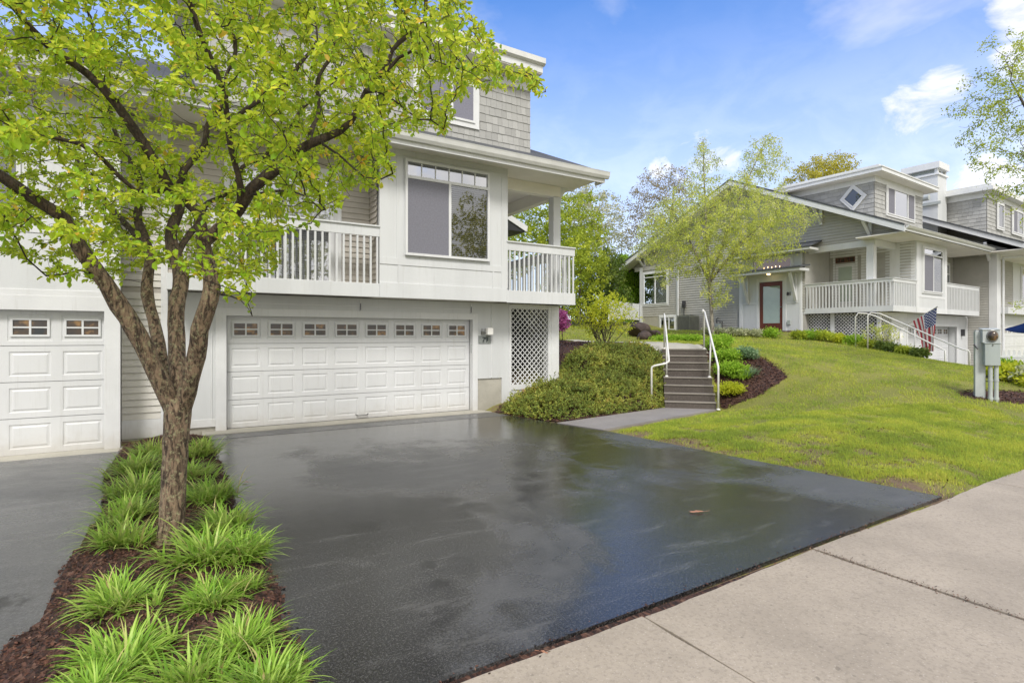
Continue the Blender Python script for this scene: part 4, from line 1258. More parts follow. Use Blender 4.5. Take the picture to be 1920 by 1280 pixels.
m = MB(); m.prism([(-0.5, -0.64, 6.02), (-0.5, -0.70, 6.03), (-0.5, -0.75, 6.12), (-0.5, -0.72, 6.14), (-0.5, -0.64, 6.13)], (10.38, 0, 0)); build(m, 'gutter', GUTTER, H2)
for b in (0.95, 3.0, 7.2, 11.6, 13.6):
    m = MB(); zt = ZR(b) - 0.05
    m.beam((0.26, b, zt - 0.75), (0.26, b, zt), 0.12, 0.12, (0, 1, 0)); m.beam((0.26, b, zt - 0.66), (-0.46, b, zt - 0.04), 0.09, 0.12, (0, 1, 0))
    build(m, 'eave_bracket', TRIM, H2)
# dormer one
m = MB(); m.box(1.72, 6.93, 1.42, 6.9, 6.5, 8.9); build(m, 'dormer_wall', SIDING2, H2)
m = MB(); DF = front(1.40); DL = leftp(1.70)
shingles(m, DF, 1.70, 6.95, 6.95, 8.68, 0.2, wlo=.15, whi=.35, cut=lambda u, z: 2.8 < u < 5.95 and 7.3 < z < 8.6, proud=.022)
shingles(m, DL, 1.42, 1.42, 6.95, 8.68, 0.2, clip=lambda z: (1.42, min(6.8, (z - 6.25) / .46 - .3)), wlo=.15, whi=.35, proud=.022)
build(m, 'dormer_shingles', SHING, H2)
m = MB(); pbox(m, DF, 1.66, 6.97, 8.68, 8.94, 0, 0.04); pbox(m, DL, 1.40, 6.9, 8.68, 8.94, 0, 0.04); build(m, 'dormer_frieze', TRIM, H2)
m = MB(); m.box(1.2, 7.45, 0.92, 7.5, 8.94, 8.97); build(m, 'dormer_soffit', SOFFIT, H2)
m = MB(); m.box(1.15, 7.5, 0.88, 7.6, 8.972, 9.13); build(m, 'dormer_fascia', TRIM, H2)
m = MB(); m.prism([(1.12, .85, 9.132), (7.53, .85, 9.132), (7.53, 7.6, 9.132), (1.12, 7.6, 9.132)], (0, 0, .05)); m.prism([(1.4, 1.1, 9.18), (7.3, 1.1, 9.18), (7.3, 7.6, 9.18), (1.4, 7.6, 9.18)], (0, 0, .16)); build(m, 'dormer_roof', GUTTER, H2)
window(DF, H2, 2.9, 5.86, 7.38, 8.62, 0.01, 0.09, splits=(3.65, 5.1), kinds=['screen', 'glass', 'screen'], blind=False, glass=GLASS_M)
# diamond window on the dormer side
class Diamond(Plane):
    def __init__(s, pl, uc, zc):
        s.p = pl; s.uc = uc; s.zc = zc; s.N = pl.N; s.U = pl.U
    def pt(s, u, z, d=0.0):
        c = math.sqrt(.5); return s.p.pt(s.uc + (u - z) * c * 0.92, s.zc + (u + z) * c, d)
dp = Diamond(DL, 2.27, 8.13)
window(dp, H2, -0.33, 0.33, -0.33, 0.33, 0.02, 0.12, blind=False, name='diamond_window', glass=GLASS_D, framew=0.04)
# entry tower
ET = leftp(-0.12)
m = MB(); m.box(-0.12, 0.02, 3.72, 4.62, 1.8, 5.62); m.box(-0.12, 0.02, 5.82, 6.82, 1.8, 5.62); m.box(-0.12, 0.02, 4.62, 5.82, 4.40, 5.62); m.box(-.12, 0.02, 4.62, 5.82, 1.6, 2.02)
build(m, 'entry_wall', WHITE, H2)
m = MB(); 
for u in (3.74, 4.42, 5.86, 6.72): pbox(m, ET, u, u + 0.09, 1.95, 4.6, 0, 0.015)
pbox(m, ET, 3.83, 4.42, 3.30, 3.38, 0, .014); pbox(m, ET, 5.95, 6.72, 3.34, 3.42, 0, .014)
build(m, 'entry_trim', TRIM, H2)
m = MB(); ring(m, leftp(-0.04), 4.63, 5.81, 2.04, 4.39, 0.15, -0.05, 0.03, wb=0.34, wt=0.2); fd = build(m, 'front_door', REDWOOD, H2)
m = MB(); pbox(m, leftp(-0.04), 4.78, 5.66, 2.38, 4.19, -0.04, 0.0); build(m, 'door_blind', GREENISH, fd)
m = MB(); lfp = leftp(-0.045); m.add([lfp.pt(4.78, 2.38), lfp.pt(5.66, 2.38), lfp.pt(5.66, 4.19), lfp.pt(4.78, 4.19)], [(0, 1, 2, 3)]); build(m, 'pane', GLASS_C, fd)
m = MB(); m.tube([leftp(-.07).pt(4.70, 3.15), leftp(-.14).pt(4.70, 3.15)], 0.03, 10); build(m, 'door_handle', STEEL, fd)
ew = window(ET, H2, 4.15, 6.15, 4.98, 5.52, 0.0, 0.06, blind=False, name='entry_window', glass=GLASS_C, back=WARMROOM)
for k in range(5):
    m = MB(); c = ET.pt(4.75 + k * 0.2, 5.09 + (k % 2) * .02, 0.022)
    m.tube([(c[0], c[1], c[2] - .035), (c[0], c[1], c[2] - .02), (c[0], c[1], c[2] + .02), (c[0], c[1], c[2] + .035)], [0.004, .012, .012, .004], 8); build(m, 'chandelier_bulb', LIT, ew)
m = MB(); m.box(-0.95, -0.12, 3.35, 6.85, 4.74, 4.86); build(m, 'entry_canopy', TRIM, H2)
m = MB(); m.prism([(-1.0, 3.3, 4.86), (-1.0, 6.9, 4.86), (-.12, 6.9, 5.0), (-.12, 3.3, 5.0)], (0, 0, 0.06)); build(m, 'canopy_roof', ROOF, H2)
for b in (3.95, 6.4):
    m = MB(); m.beam((-0.16, b, 3.42), (-0.72, b, 4.72), 0.1, 0.12, (0, 1, 0)); m.beam((-0.16, b, 3.35), (-.16, b, 4.7), .06, .06, (0, 1, 0)); build(m, 'canopy_bracket', TRIM, H2)
m = MB(); m.cyl((-0.5, 5.1, 4.70), 0.07, 0.03, 14); build(m, 'canopy_lamp', LIT, H2)
m = MB(); m.box(-0.75, 0.02, 3.0, 6.9, 5.66, 5.76); build(m, 'entry_eave', GUTTER, H2)
m = MB(); m.prism([(-0.78, 2.98, 5.765), (-0.78, 6.92, 5.765), (0.3, 6.92, 6.1), (0.3, 2.98, 6.1)], (0, 0, .05)); build(m, 'entry_roof', ROOF, H2)
nm = text_mesh('81', 0.22, 0.01); no = link_mesh('numerals', nm, DARKMET, H2); no.location = (-0.135, 4.3, 3.68); no.rotation_euler = (R(90), 0, R(-90))
m = MB(); pbox(m, ET, 4.22, 4.36, 2.3, 2.5, 0, 0.06); build(m, 'wall_vent', GREYMET, H2)
# lattice under the deck, lower walls, garage
lattice(leftp(0.30), H2, 2.62, 3.75, 1.7, 2.76, 0.105, 0.036); lattice(leftp(0.30), H2, 0.72, 2.44, 1.2, 2.76, 0.105, 0.036)
lattice(front(0.62), H2, 0.35, 1.38, 1.0, 2.62, 0.12, 0.036)
m = MB(); m.box(0.28, 0.40, 2.44, 2.62, 1.4, 2.78); m.box(0.26, .42, .60, .72, 1.0, 2.78); m.box(0.28, 0.4, 3.75, 3.85, 1.5, 2.78); m.box(0.3, 2.9, 0.58, 0.64, 2.62, 2.78); build(m, 'lattice_post', TRIM, H2)
m = MB(); m.box(0.36, 0.41, 0.7, 3.62, 0, 2.78); m.box(.4, 1.4, .7, .74, 0, 2.7); build(m, 'crawl_space_shade_sheet', ROOM, H2)  # near-black sheets close behind the lattice, shade put in as colour
m = MB(); m.box(1.38, 2.95, 0.6, 1.1, -0.3, 2.78); m.box(8.95, 10.4, 0.6, 1.1, -0.3, 2.78); m.box(2.95, 8.95, 0.6, 1.1, 2.25, 2.78); build(m, 'garage_wall', WHITE, H2)
m = MB(); GF = front(0.6); pbox(m, GF, 2.9, 3.0, -0.1, 2.35, 0, .03); pbox(m, GF, 8.9, 9.1, -0.1, 2.35, 0, .03); pbox(m, GF, 3.0, 8.9, 2.22, 2.35, 0, .03); pbox(m, GF, 10.2, 10.38, -.1, 2.7, 0, .03); build(m, 'garage_trim', TRIM, H2)
garage_door(front(0.95), H2, 2.97, 8.9, 0.05, 2.25, 8)
m = MB(); m.box(9.5, 9.62, 0.45, 0.6, 1.75, 2.1); build(m, 'wall_lamp', DARKMET, H2)
m = MB(); m.box(1.9, 2.0, .45, .6, 1.5, 1.62); m.box(1.86, 2.04, .42, .6, 1.62, 1.9); build(m, 'wall_lamp', OPAL, H2)
# unit two, stepping forward on the right
m = MB(); m.box(10.42, 24, 0.02, 14, -0.3, 5.98); m.box(10.42, 10.6, -0.3, 0.02, -0.3, 5.98); m.prism([(10.3, -1.4, 5.95), (10.3, 7.2, ZR(7.2) + .25), (10.3, 14.6, 5.95)], (12, 0, 0)); build(m, 'wing_wall', SIDING2, H2)
m = MB(); SW_ = leftp(10.42); siding(m, SW_, -0.3, 1.18, 0, 5.9, 0.13, proud=.035); siding(m, front(0.02), 13.35, 15.5, 3.3, 5.9, 0.13, proud=.035)
siding(m, leftp(10.3), 0, 0, 5.98, 9.2, 0.13, proud=.035, clip=lambda z: ((z - 6.0) / .46 - 1.2, 7.2)); build(m, 'lap_siding', SIDING2, H2)
m = MB(); m.box(10.38, 10.98, -0.62, -0.3, -0.3, 5.95); build(m, 'wing_post', TRIM, H2)
m = MB(); UF = front(0.02); pbox(m, UF, 10.98, 13.35, -0.3, 5.95, 0, 0.03); pbox(m, UF, 15.5, 24, 3.3, 5.95, 0, 0.03); pbox(m, UF, 12.5, 24, 2.95, 3.3, 0, 0.55); pbox(m, UF, 13.35, 24, 2.35, 2.95, 0, .03); build(m, 'wing_trim', WHITE, H2)
window(front(-0.01), H2, 16.9, 19.2, 3.9, 5.7, 0.0, 0.1, splits=(18.0,), transom=5.35)
garage_door(front(-0.03), H2, 13.6, 20, 0.0, 2.35, 8)
m = MB(); m.tube([(10.9, -0.72, 5.75), (13.4, -1.9, 5.95)], 0.05, 8); m.tube([(10.98, -0.70, 5.75), (11.05, -.70, 5.6), (11.05, -.70, 1.0)], 0.05, 8); build(m, 'downspout', TRIM, H2)
ZR2 = lambda b: 6.12 + 0.48 * (b + 1.85)
tp = [(-1.85, ZR2(-1.85)), (7.2, ZR2(7.2))]
def slab2(o1, o2, a, wd, name, mat):
    m = MB(); m.prism([(a, b, z + o1) for b, z in tp] + [(a, b, z + o2) for b, z in tp[::-1]], (wd, 0, 0)); return build(m, name, mat, H2)
slab2(0.12, -0.02, 9.55, 15, 'wing_roof', ROOF2); slab2(0.08, -0.16, 9.5, 0.06, 'barge_board', TRIM); slab2(0.165, 0.085, 9.46, 0.05, 'roof_edge', ROOF)
m = MB(); m.box(9.56, 24, -1.8, 0.1, 5.93, 5.97); build(m, 'soffit', SOFFIT, H2); m = MB(); m.box(9.5, 24, -1.93, -1.85, 5.95, 6.15); build(m, 'gutter', GUTTER, H2)
m = MB(); m.beam((10.28, -0.35, 5.6), (9.6, -0.35, 6.45), .1, .12, (0, 1, 0)); build(m, 'eave_bracket', TRIM, H2)
# dormer two
m = MB(); m.box(11.52, 24, 0.10, 6, 6.4, 9.35); build(m, 'dormer_wall', SIDING2, H2)
m = MB(); shingles(m, leftp(11.5), 0.1, 0.1, 7.05, 9.1, 0.2, clip=lambda z: (0.1, min(5.5, (z - 6.3) / .48 - 1.6)), wlo=.15, whi=.35, proud=.022)
shingles(m, front(0.08), 11.5, 22, 7.05, 9.1, 0.2, wlo=.2, whi=.4, proud=.022); build(m, 'dormer_shingles', SHING, H2)
m = MB(); pbox(m, leftp(11.5), 0.06, 5.5, 9.1, 9.38, 0, 0.04); pbox(m, front(0.08), 11.46, 24, 9.1, 9.38, 0, .04); build(m, 'dormer_frieze', TRIM, H2)
m = MB(); m.box(11.0, 24, -0.3, 6, 9.382, 9.56); build(m, 'dormer_fascia', TRIM, H2)
m = MB(); m.box(11.1, 24, -.2, 6, 9.562, 9.72); build(m, 'dormer_roof', GUTTER, H2)
window(front(0.05), H2, 12.95, 13.9, 7.65, 8.95, 0.02, 0.1, splits=(), kinds=['glass'], blind=False)
window(front(0.05), H2, 15.5, 17.4, 7.65, 8.95, 0.02, 0.1, splits=(16.3,), kinds=['screen', 'glass'], blind=False)
# chimney between the dormers
m = MB(); m.box(10.0, 11.25, 1.75, 3.35, 6.5, 10.55); m.box(10.0, 10.15, 1.75, 1.9, 10.55, 10.8); m.box(11.1, 11.25, 1.75, 1.9, 10.55, 10.8); m.box(10.0, 10.15, 3.2, 3.35, 10.55, 10.8); m.box(10.1, 10.14, 1.9, 3.2, 10.55, 10.62)
chim = build(m, 'chimney', WHITE, H2)
m = MB(); m.box(9.9, 11.35, 1.65, 3.45, 10.8, 11.15); m.box(9.93, 11.32, 1.68, 3.42, 10.45, 10.54); build(m, 'chimney_cap', TRIM, chim)
m = MB(); m.box(10.2, 11.05, 1.95, 3.1, 10.55, 10.79); build(m, 'flue_screen', GREYMET, chim)
m = MB(); m.box(9.9, 10.0, 1.6, 2.8, 8.85, 9.0); m.cyl((9.3, 1.9, 9.15), .16, .5, 12, 'Y'); build(m, 'roof_vent', GREYLITE, H2)
#PART3
# ------------------------------------------------------------------ concrete steps and rails
L0 = np.array([10.14, 9.44]); RV = unit(np.array([10.98, 8.59]) - L0); DV = np.array([-RV[1], RV[0]]); SWD = 1.19
SS = [0, .3, .6, .9, 1.42, 1.70, 1.98, 2.24]; RISE = .174


def sp(s, u, z): p = L0 + DV * s + RV * u; return (p[0], p[1], z)


steps = thing('concrete_steps', 'flight of eight dark concrete steps with pale nosings climbing the slope', 'steps', (float(L0[0]), float(L0[1]), 0))
m = MB(); nz = MB()
for k, s in enumerate(SS):
    s1 = SS[k + 1] if k < 7 else 2.7
    m.prism([sp(s, 0, -.1), sp(s, SWD, -.1), sp(s1 + .0, SWD, -.1), sp(s1, 0, -.1)], (0, 0, .1 + RISE * (k + 1) - .002))
    nz.prism([sp(s - .022, -.004, RISE * (k + 1) - .030), sp(s - .022, SWD + .004, RISE * (k + 1) - .030), sp(s + .05, SWD + .004, RISE * (k + 1) - .030), sp(s + .05, -.004, RISE * (k + 1) - .030)], (0, 0, .033))
build(m, 'step_block', CONC_D, steps, bevel=0.006); build(nz, 'nosing', CONC_N, steps, bevel=0.005)
zt = 1.39
hl = thing('handrail', 'white pipe handrail on the left of the concrete steps, bent outward at its foot', 'handrail', sp(0, -.28, 0), group='white pipe handrails of the steps')
m = MB(); m.tube([sp(2.32, .06, zt), sp(2.32, .06, 2.33), sp(2.29, .06, 2.37), sp(2.24, .06, 2.37), sp(0.15, .10, 1.22), sp(0.02, .10, 1.14), sp(-.04, .03, 1.09), sp(-.05, -.24, 1.03), sp(-.05, -.30, 1.0), sp(-.05, -.31, .93), sp(-.05, -.31, 0.01)], 0.024, 10)
build(m, 'rail_pipe', RAILW, hl, True)
m = MB(); m.tube([sp(1.05, .08, RISE * 4), sp(1.05, .08, 1.70)], 0.022, 10); build(m, 'rail_post', RAILW, hl, True)
for s, u, z in ((2.32, .06, zt), (-.05, -.31, .012), (1.05, .08, RISE * 4)): m = MB(); m.tube([sp(s, u, z), sp(s, u, z + .03)], [.05, .03], 10); build(m, 'base_flange', RAILW, hl)
hr = thing('handrail', 'white pipe handrail on the right of the concrete steps, dropping straight to the path', 'handrail', sp(-.08, SWD, 0), group='white pipe handrails of the steps')
m = MB(); m.tube([sp(2.32, SWD - .06, zt), sp(2.32, SWD - .06, 2.36), sp(2.29, SWD - .06, 2.42), sp(2.24, SWD - .05, 2.42), sp(0.0, SWD + .02, 1.10), sp(-.07, SWD + .03, 1.02), sp(-.08, SWD + .03, .93), sp(-.08, SWD + .03, 0.01)], 0.024, 10)
build(m, 'rail_pipe', RAILW, hr, True)
m = MB(); m.tube([sp(1.05, SWD - .05, RISE * 4), sp(1.05, SWD - .02, 1.72)], 0.022, 10); build(m, 'rail_post', RAILW, hr, True)
for s, u, z in ((2.32, SWD - .06, zt), (-.08, SWD + .03, .012), (1.05, SWD - .05, RISE * 4)): m = MB(); m.tube([sp(s, u, z), sp(s, u, z + .03)], [.05, .03], 10); build(m, 'base_flange', RAILW, hr)
m = MB()
m.tube([sp(2.36, SWD - .08, 2.40), sp(2.36, SWD - .08, 2.43), sp(2.36, SWD - .08, 2.47), sp(2.36, SWD - .08, 2.50)], [.01, .04, .04, .01], 10)
build(m, 'ball_finial', RAILW, hr)

# rails of the second flight, running down behind the crest of the lawn
for lab, pts, posts in (('nearer of the two white pipe rails going down in front of the grey house garage', [(1627, 625, 20.2), (1627, 592, 20.2), (1633, 586, 20.15), (1650, 588, 20.0), (1800, 653, 18.0), (1806, 655, 17.9), (1816, 657, 17.8), (1818, 662, 17.8), (1818, 700, 17.8)], [(1715, 616, 19.2)]),
                        ('farther of the two white pipe rails, ending behind the drooping flag', [(1604, 628, 21.3), (1604, 594, 21.3), (1609, 587, 21.2), (1625, 588, 21.1), (1640, 592, 20.9), (1760, 651, 19.2), (1772, 657, 19.0), (1772, 700, 19.0)], [(1688, 618, 20.2)])):
    p0 = at(*pts[0]); z0 = tz1(p0[0], p0[1]); r = thing('pipe_rail', lab, 'handrail', (p0[0], p0[1], z0), group='white pipe rails by the grey house garage')
    P = [at(*q) for q in pts]; P[0][2] = z0 - .1
    m = MB(); m.tube(P, 0.026, 8); build(m, 'rail_pipe', RAILW, r, True)
    for q in posts:
        a = at(*q); m = MB(); m.tube([a, (a[0], a[1], tz1(a[0], a[1]) - .2)], .024, 8); build(m, 'rail_post', RAILW, r, True)

# ------------------------------------------------------------------ meter pedestal
pb = at(1850, 748, 11.3); pz = tz1(pb[0], pb[1])
ped = thing('meter_pedestal', 'grey metal electric meter pedestal with round glass meter standing in a mulch bed', 'meter box', (pb[0], pb[1], pz), R(-31.5 - 24), local=True)
m = MB(); m.box(-.25, -.03, -.03, .09, -.1, 1.40); m.box(-.23, .22, .0, .09, .68, 1.42); build(m, 'back_panel', GREYLITE, ped, bevel=.006)
m = MB(); m.box(-.10, .22, -.20, 0, .70, 1.14); m.box(-.115, .235, -.215, -.01, 1.14, 1.16); bx = build(m, 'cabinet', GREYMET, ped, bevel=.008)
m = MB(); m.box(-.14, .22, -.17, 0, 1.16, 1.42); m.prism([(-.15, -.19, 1.42), (.23, -.19, 1.42), (.23, .1, 1.45), (-.15, .1, 1.45)], (0, 0, .015)); mx_ = build(m, 'meter_housing', GREYLITE, ped, bevel=.008)
m = MB(); m.tube([(.06, -.16, 1.30), (.06, -.185, 1.30), (.06, -.19, 1.30)], [.125, .125, .115], 28); build(m, 'meter_ring', STEEL, mx_)
m = MB(); m.tube([(.06, -.185, 1.30), (.06, -.25, 1.30), (.06, -.28, 1.30), (.06, -.285, 1.30)], [.098, .094, .07, .02], 28); build(m, 'meter_glass', WARMDARK, mx_, True)
m = MB(); m.tube([(.06, -.2, 1.15), (.06, -.225, 1.13), (.06, -.21, 1.10)], .008, 6); build(m, 'latch', STEEL, bx)
m = MB(); m.tube([(-.27, -.02, 1.12), (-.22, -.10, 1.03)], [.022, .012], 8); build(m, 'padlock', DARKMET, ped)
for x in (0.045, 0.165):
    m = MB(); m.tube([(x, -.10, -.1), (x, -.10, .70)], .048, 14); m.tube([(x, -.10, .38), (x, -.10, .42)], .055, 14); m.tube([(x, -.10, .0), (x, -.10, .05)], .06, 14); build(m, 'conduit', GREYLITE, ped, False)
m = MB(); m.box(-.03, .24, -.055, -.03, .36, .38); m.box(-.03, .24, -.055, -.03, .46, .475); build(m, 'conduit_strap', DARKMET, ped)

# ------------------------------------------------------------------ flag
def usflag_mat():
    m, t, p = new_mat('striped_flag_cloth')
    uv = t.add('ShaderNodeUVMap'); uv.uv_map = 'UVMap'
    s = t.add('ShaderNodeSeparateXYZ'); t.link(uv.outputs[0], s.inputs[0])
    u, v = s.outputs[0], s.outputs[1]       # u along the fly, v across the hoist (1 = top stripe)
    st = t.math('MODULO', t.math('FLOOR', t.math('MULTIPLY', v, 13.0)), 2.0)
    c = t.mix(t.math('LESS_THAN', st, 0.5), (0.80, 0.76, 0.74), (0.50, 0.05, 0.07))
    canton = t.math('MULTIPLY', t.math('LESS_THAN', u, 0.4), t.math('GREATER_THAN', v, 6 / 13))
    su = t.math('MULTIPLY', u, 11 / 0.4); sv = t.math('MULTIPLY', t.math('SUBTRACT', v, 6 / 13), 9 / (7 / 13))
    fu = t.math('SUBTRACT', t.math('FRACT', su), .5); fv = t.math('SUBTRACT', t.math('FRACT', sv), .5)
    r = t.math('SQRT', t.math('ADD', t.math('MULTIPLY', fu, fu), t.math('MULTIPLY', fv, fv)))
    chk = t.math('MODULO', t.math('ADD', t.math('FLOOR', su), t.math('FLOOR', sv)), 2.0)
    star = t.math('MULTIPLY', t.math('LESS_THAN', r, 0.42), t.math('LESS_THAN', chk, 0.5))
    blue = t.mix(star, (0.045, 0.06, 0.20), (0.8, 0.78, 0.78))
    t.link(t.mix(canton, c, blue), p.inputs['Base Color'])
    p.inputs['Roughness'].default_value = 0.8
    return m


FLAGM = usflag_mat()
tip = at(1757, 575, 19.6); low = at(1712, 602, 20.6); mount = at(1693, 613, 21.1)
fp = thing('flag', 'drooping stars and stripes flag on a slanted pole in front of the grey house garage', 'flag', tuple(mount))
m = MB(); m.tube([mount, tip], .014, 8); e = tip + (tip - mount) * .01; m.tube([tip, e + (tip - mount) * .02], [.024, .018], 8); m.beam(tuple(mount), tuple(mount - np.array([0, 0, .12])), .06, .06, (0, 1, 0)); build(m, 'pole', RAILW, fp)
nu, nv = 40, 26
V = []; UVs = []
for j in range(nv + 1):
    v = j / nv                       # 0 = top stripe at the tip
    for i in range(nu + 1):
        u = i / nu
        a = tip + (low - tip) * v
        g = 1 - .55 * u ** .9        # cloth gathers as it hangs
        q = tip + (low - tip) * (v * g + (1 - g) * 0.22)
        q = q + np.array([0, 0, -1.0]) * (1.52 * u * (1 - .10 * v)) + UP * (low - tip)[2] * (1 - g) * -.0
        fold = math.sin(v * 15 + u * 2.5) * .05 * (.25 + u) + math.sin(v * 7 - u * 4) * .04 * u
        q = q + FW * fold + RT * math.cos(v * 15 + u * 3) * .02 * u
        V.append(tuple(q - mount))
fs = [(j * (nu + 1) + i, j * (nu + 1) + i + 1, (j + 1) * (nu + 1) + i + 1, (j + 1) * (nu + 1) + i) for j in range(nv) for i in range(nu)]
me = bpy.data.meshes.new('flag_cloth'); me.from_pydata(V, [], fs)
uvl = me.uv_layers.new(name='UVMap')
for poly in me.polygons:
    for li, vi in zip(poly.loop_indices, poly.vertices):
        j, i = divmod(vi, nu + 1); uvl.data[li].uv = (i / nu, 1 - j / nv)
fc = link_mesh('flag_cloth', me, FLAGM, fp, True)

# blue cloth banner by the far garage
bq = [at(1884, 617, 20.5), at(1925, 596, 19.0)]
bf = thing('blue_banner', 'plain blue cloth banner sagging in front of the garage at the right edge', 'flag', tuple(at(1960, 560, 18.5)))
V = []; nu, nv = 30, 12
for j in range(nv + 1):
    for i in range(nu + 1):
        u = i / nu; v = j / nv
        p_ = at(1884 + 130 * u, 617 - 30 * u ** .7 + v * (2 + 46 * u ** .8) + math.sin(u * 9) * 2, 20.3 - 2.2 * u)
        p_ = p_ + FW * (math.sin(v * 6 + u * 5) * .10 * u)
        V.append(tuple(p_ - at(1960, 560, 18.5)))
fs = [(j * (nu + 1) + i, j * (nu + 1) + i + 1, (j + 1) * (nu + 1) + i + 1, (j + 1) * (nu + 1) + i) for j in range(nv) for i in range(nu)]
me = bpy.data.meshes.new('banner_cloth'); me.from_pydata(V, [], fs); link_mesh('banner_cloth', me, BLUECLOTH, bf, True)
m = MB(); pa = at(2014, 580, 18.1); m.tube([(pa[0], pa[1], 0.0), pa + UP * .6], .03, 8); build(m, 'pole', GREYMET, bf)

# ------------------------------------------------------------------ picket fences
def picket_fence(label, pts, zf, h=1.0, sp_=.11, wd=.065, ctr=None):
    p0 = pts[0]; t = thing('picket_fence', label, 'fence', (p0[0], p0[1], zf(*p0)))
    m = MB(); rl = MB(); first = True
    for (a, b) in zip(pts[:-1], pts[1:]):
        a = np.array(a); b = np.array(b); Ld = np.linalg.norm(b - a); d = (b - a) / Ld; nn = int(Ld / sp_)
        for k in range(nn + 1):
            p = a + d * k * sp_; z = zf(*p); hh = h + random.uniform(-.006, .006)
            q0 = p - d * wd / 2; q1 = p + d * wd / 2
            m.prism([(q0[0], q0[1], z + .05), (q1[0], q1[1], z + .05), (q1[0], q1[1], z + hh - .05), (p[0], p[1], z + hh), (q0[0], q0[1], z + hh - .05)], (-d[1] * .02, d[0] * .02, 0))
        for zz in (.25, h - .25): rl.beam((a[0], a[1], zf(*a) + zz), (b[0], b[1], zf(*b) + zz), .035, .08)
        for q in (a, b): 
            pm = MB(); pm.beam((q[0], q[1], zf(*q) - .1), (q[0], q[1], zf(*q) + h + .06), .1, .1, (d[0], d[1], 0)); build(pm, 'post', TRIM, t)
    build(m, 'pickets', TRIM, t); build(rl, 'rail', TRIM, t)
    return t


fz = lambda x, y: tz1(x, y)
f1 = h2w(0.1, 13.9); f2 = h2w(-.6, 17.6)
picket_fence('white picket fence joining the left corner of the grey house', [f1, tuple(at(1143, 590, 30.0)[:2])], lambda x, y: 2.68, 1.05)
fa = at(1872, 670, 18.5); fb = at(1990, 672, 17.5)
picket_fence('white picket fence behind the yellow-green hostas at the right edge', [tuple(fa[:2]), tuple(fb[:2])], lambda x, y: .74, .56, .13, .07)

# ------------------------------------------------------------------ things by the grey house wall
ax, ay = h2w(-0.75, 9.6); az_ = tz1(ax, ay)
ac = thing('air_conditioner', 'dark grey boxy air conditioner condenser against the grey siding', 'air conditioner', (ax, ay, az_), A2, local=True)
m = MB(); m.box(-.45, .45, -.45, .45, 0, .04); m.box(-.42, .42, -.42, .42, .8, .86); 
for k in range(18):
    u = -.42 + .84 * k / 17
    m.box(-.43, -.415, u - .008, u + .008, .04, .8); m.box(.415, .43, u - .008, u + .008, .04, .8); m.box(u - .008, u + .008, -.43, -.415, .04, .8)
build(m, 'casing', ACGREY, ac); m = MB(); m.box(-.40, .40, -.40, .40, .04, .79); build(m, 'coil', DARKMET, ac); m = MB(); m.cyl((0, 0, .86), .3, .02, 20); build(m, 'fan_guard', DARKMET, ac)
gx_, gy_ = h2w(-0.3, 8.0); gz_ = tz1(gx_, gy_)
gm = thing('gas_meter', 'grey gas meter with its pipes low on the grey siding', 'gas meter', (gx_, gy_, gz_), A2, local=True)
m = MB(); m.box(-.12, .1, -.14, .14, .12, .42); build(m, 'meter_body', GREYMET, gm, bevel=.03)
m = MB(); m.tube([(0, -.22, -.1), (0, -.22, .55), (0, -.1, .6), (0, -.08, .42)], .02, 8); m.tube([(0, .1, .42), (0, .12, .7), (.25, .2, .75)], .02, 8); m.cyl((0, .05, .55), .09, .05, 14); build(m, 'pipe', DARKMET, gm)
wx, wy = h2w(-.1, 10.35); wm = thing('wall_meter', 'slim dark utility meter on a pipe beside the white downspout', 'meter', (wx, wy, 2.0), A2, local=True)
m = MB(); m.box(-.1, .0, -.09, .09, 1.35, 1.75); m.cyl((-.14, 0, 1.55), .08, .05, 14, 'X'); build(m, 'meter_body', DARKMET, wm); m = MB(); m.tube([(-.04, 0, 0), (-.04, 0, 1.35)], .025, 8); build(m, 'pipe', DARKMET, wm)


def boulder(name, label, c, r, seed, group=None):
    g = np.random.default_rng(seed)
    import bmesh
    bm = bmesh.new(); bmesh.ops.create_icosphere(bm, subdivisions=3, radius=1)
    ax_ = g.normal(size=(9, 3)); ax_ /= np.linalg.norm(ax_, axis=1)[:, None]; lim = g.uniform(.55, .95, 9)
    for v in bm.verts:
        p = np.array(v.co)
        for a, l in zip(ax_, lim):
            e = p @ a
            if e > l: p = p - a * (e - l) * .85
        v.co = Vector(p * np.array(r)) * (1 + g.normal(0, .012))
    me = bpy.data.meshes.new(name); bm.to_mesh(me); bm.free()
    o = link_mesh(name, me, ROCK); o.location = c; tag(o, label, 'rock', group)
    return o


p_ = at(1196, 606, 23.0); boulder('boulder', 'largest dark boulder on the bank below the picket fence', (p_[0], p_[1], tz1(p_[0], p_[1]) + .3), (.55, .5, .34), 1)
p_ = at(1206, 612, 21.6); boulder('boulder', 'smaller dark boulder in front of the largest one', (p_[0], p_[1], tz1(p_[0], p_[1]) + .12), (.36, .3, .24), 2)
p_ = at(1224, 612, 23.5); boulder('boulder', 'low brown boulder right of the two dark ones', (p_[0], p_[1], tz1(p_[0], p_[1]) + .1), (.4, .35, .18), 3)

# ------------------------------------------------------------------ plants
def leaf_part(name, V, F, mat, parent=None, loc=(0, 0, 0), rnd=None):
    return np_mesh(name, V, F, RNG.random(len(F)) if rnd is None else rnd, mat, parent, loc)


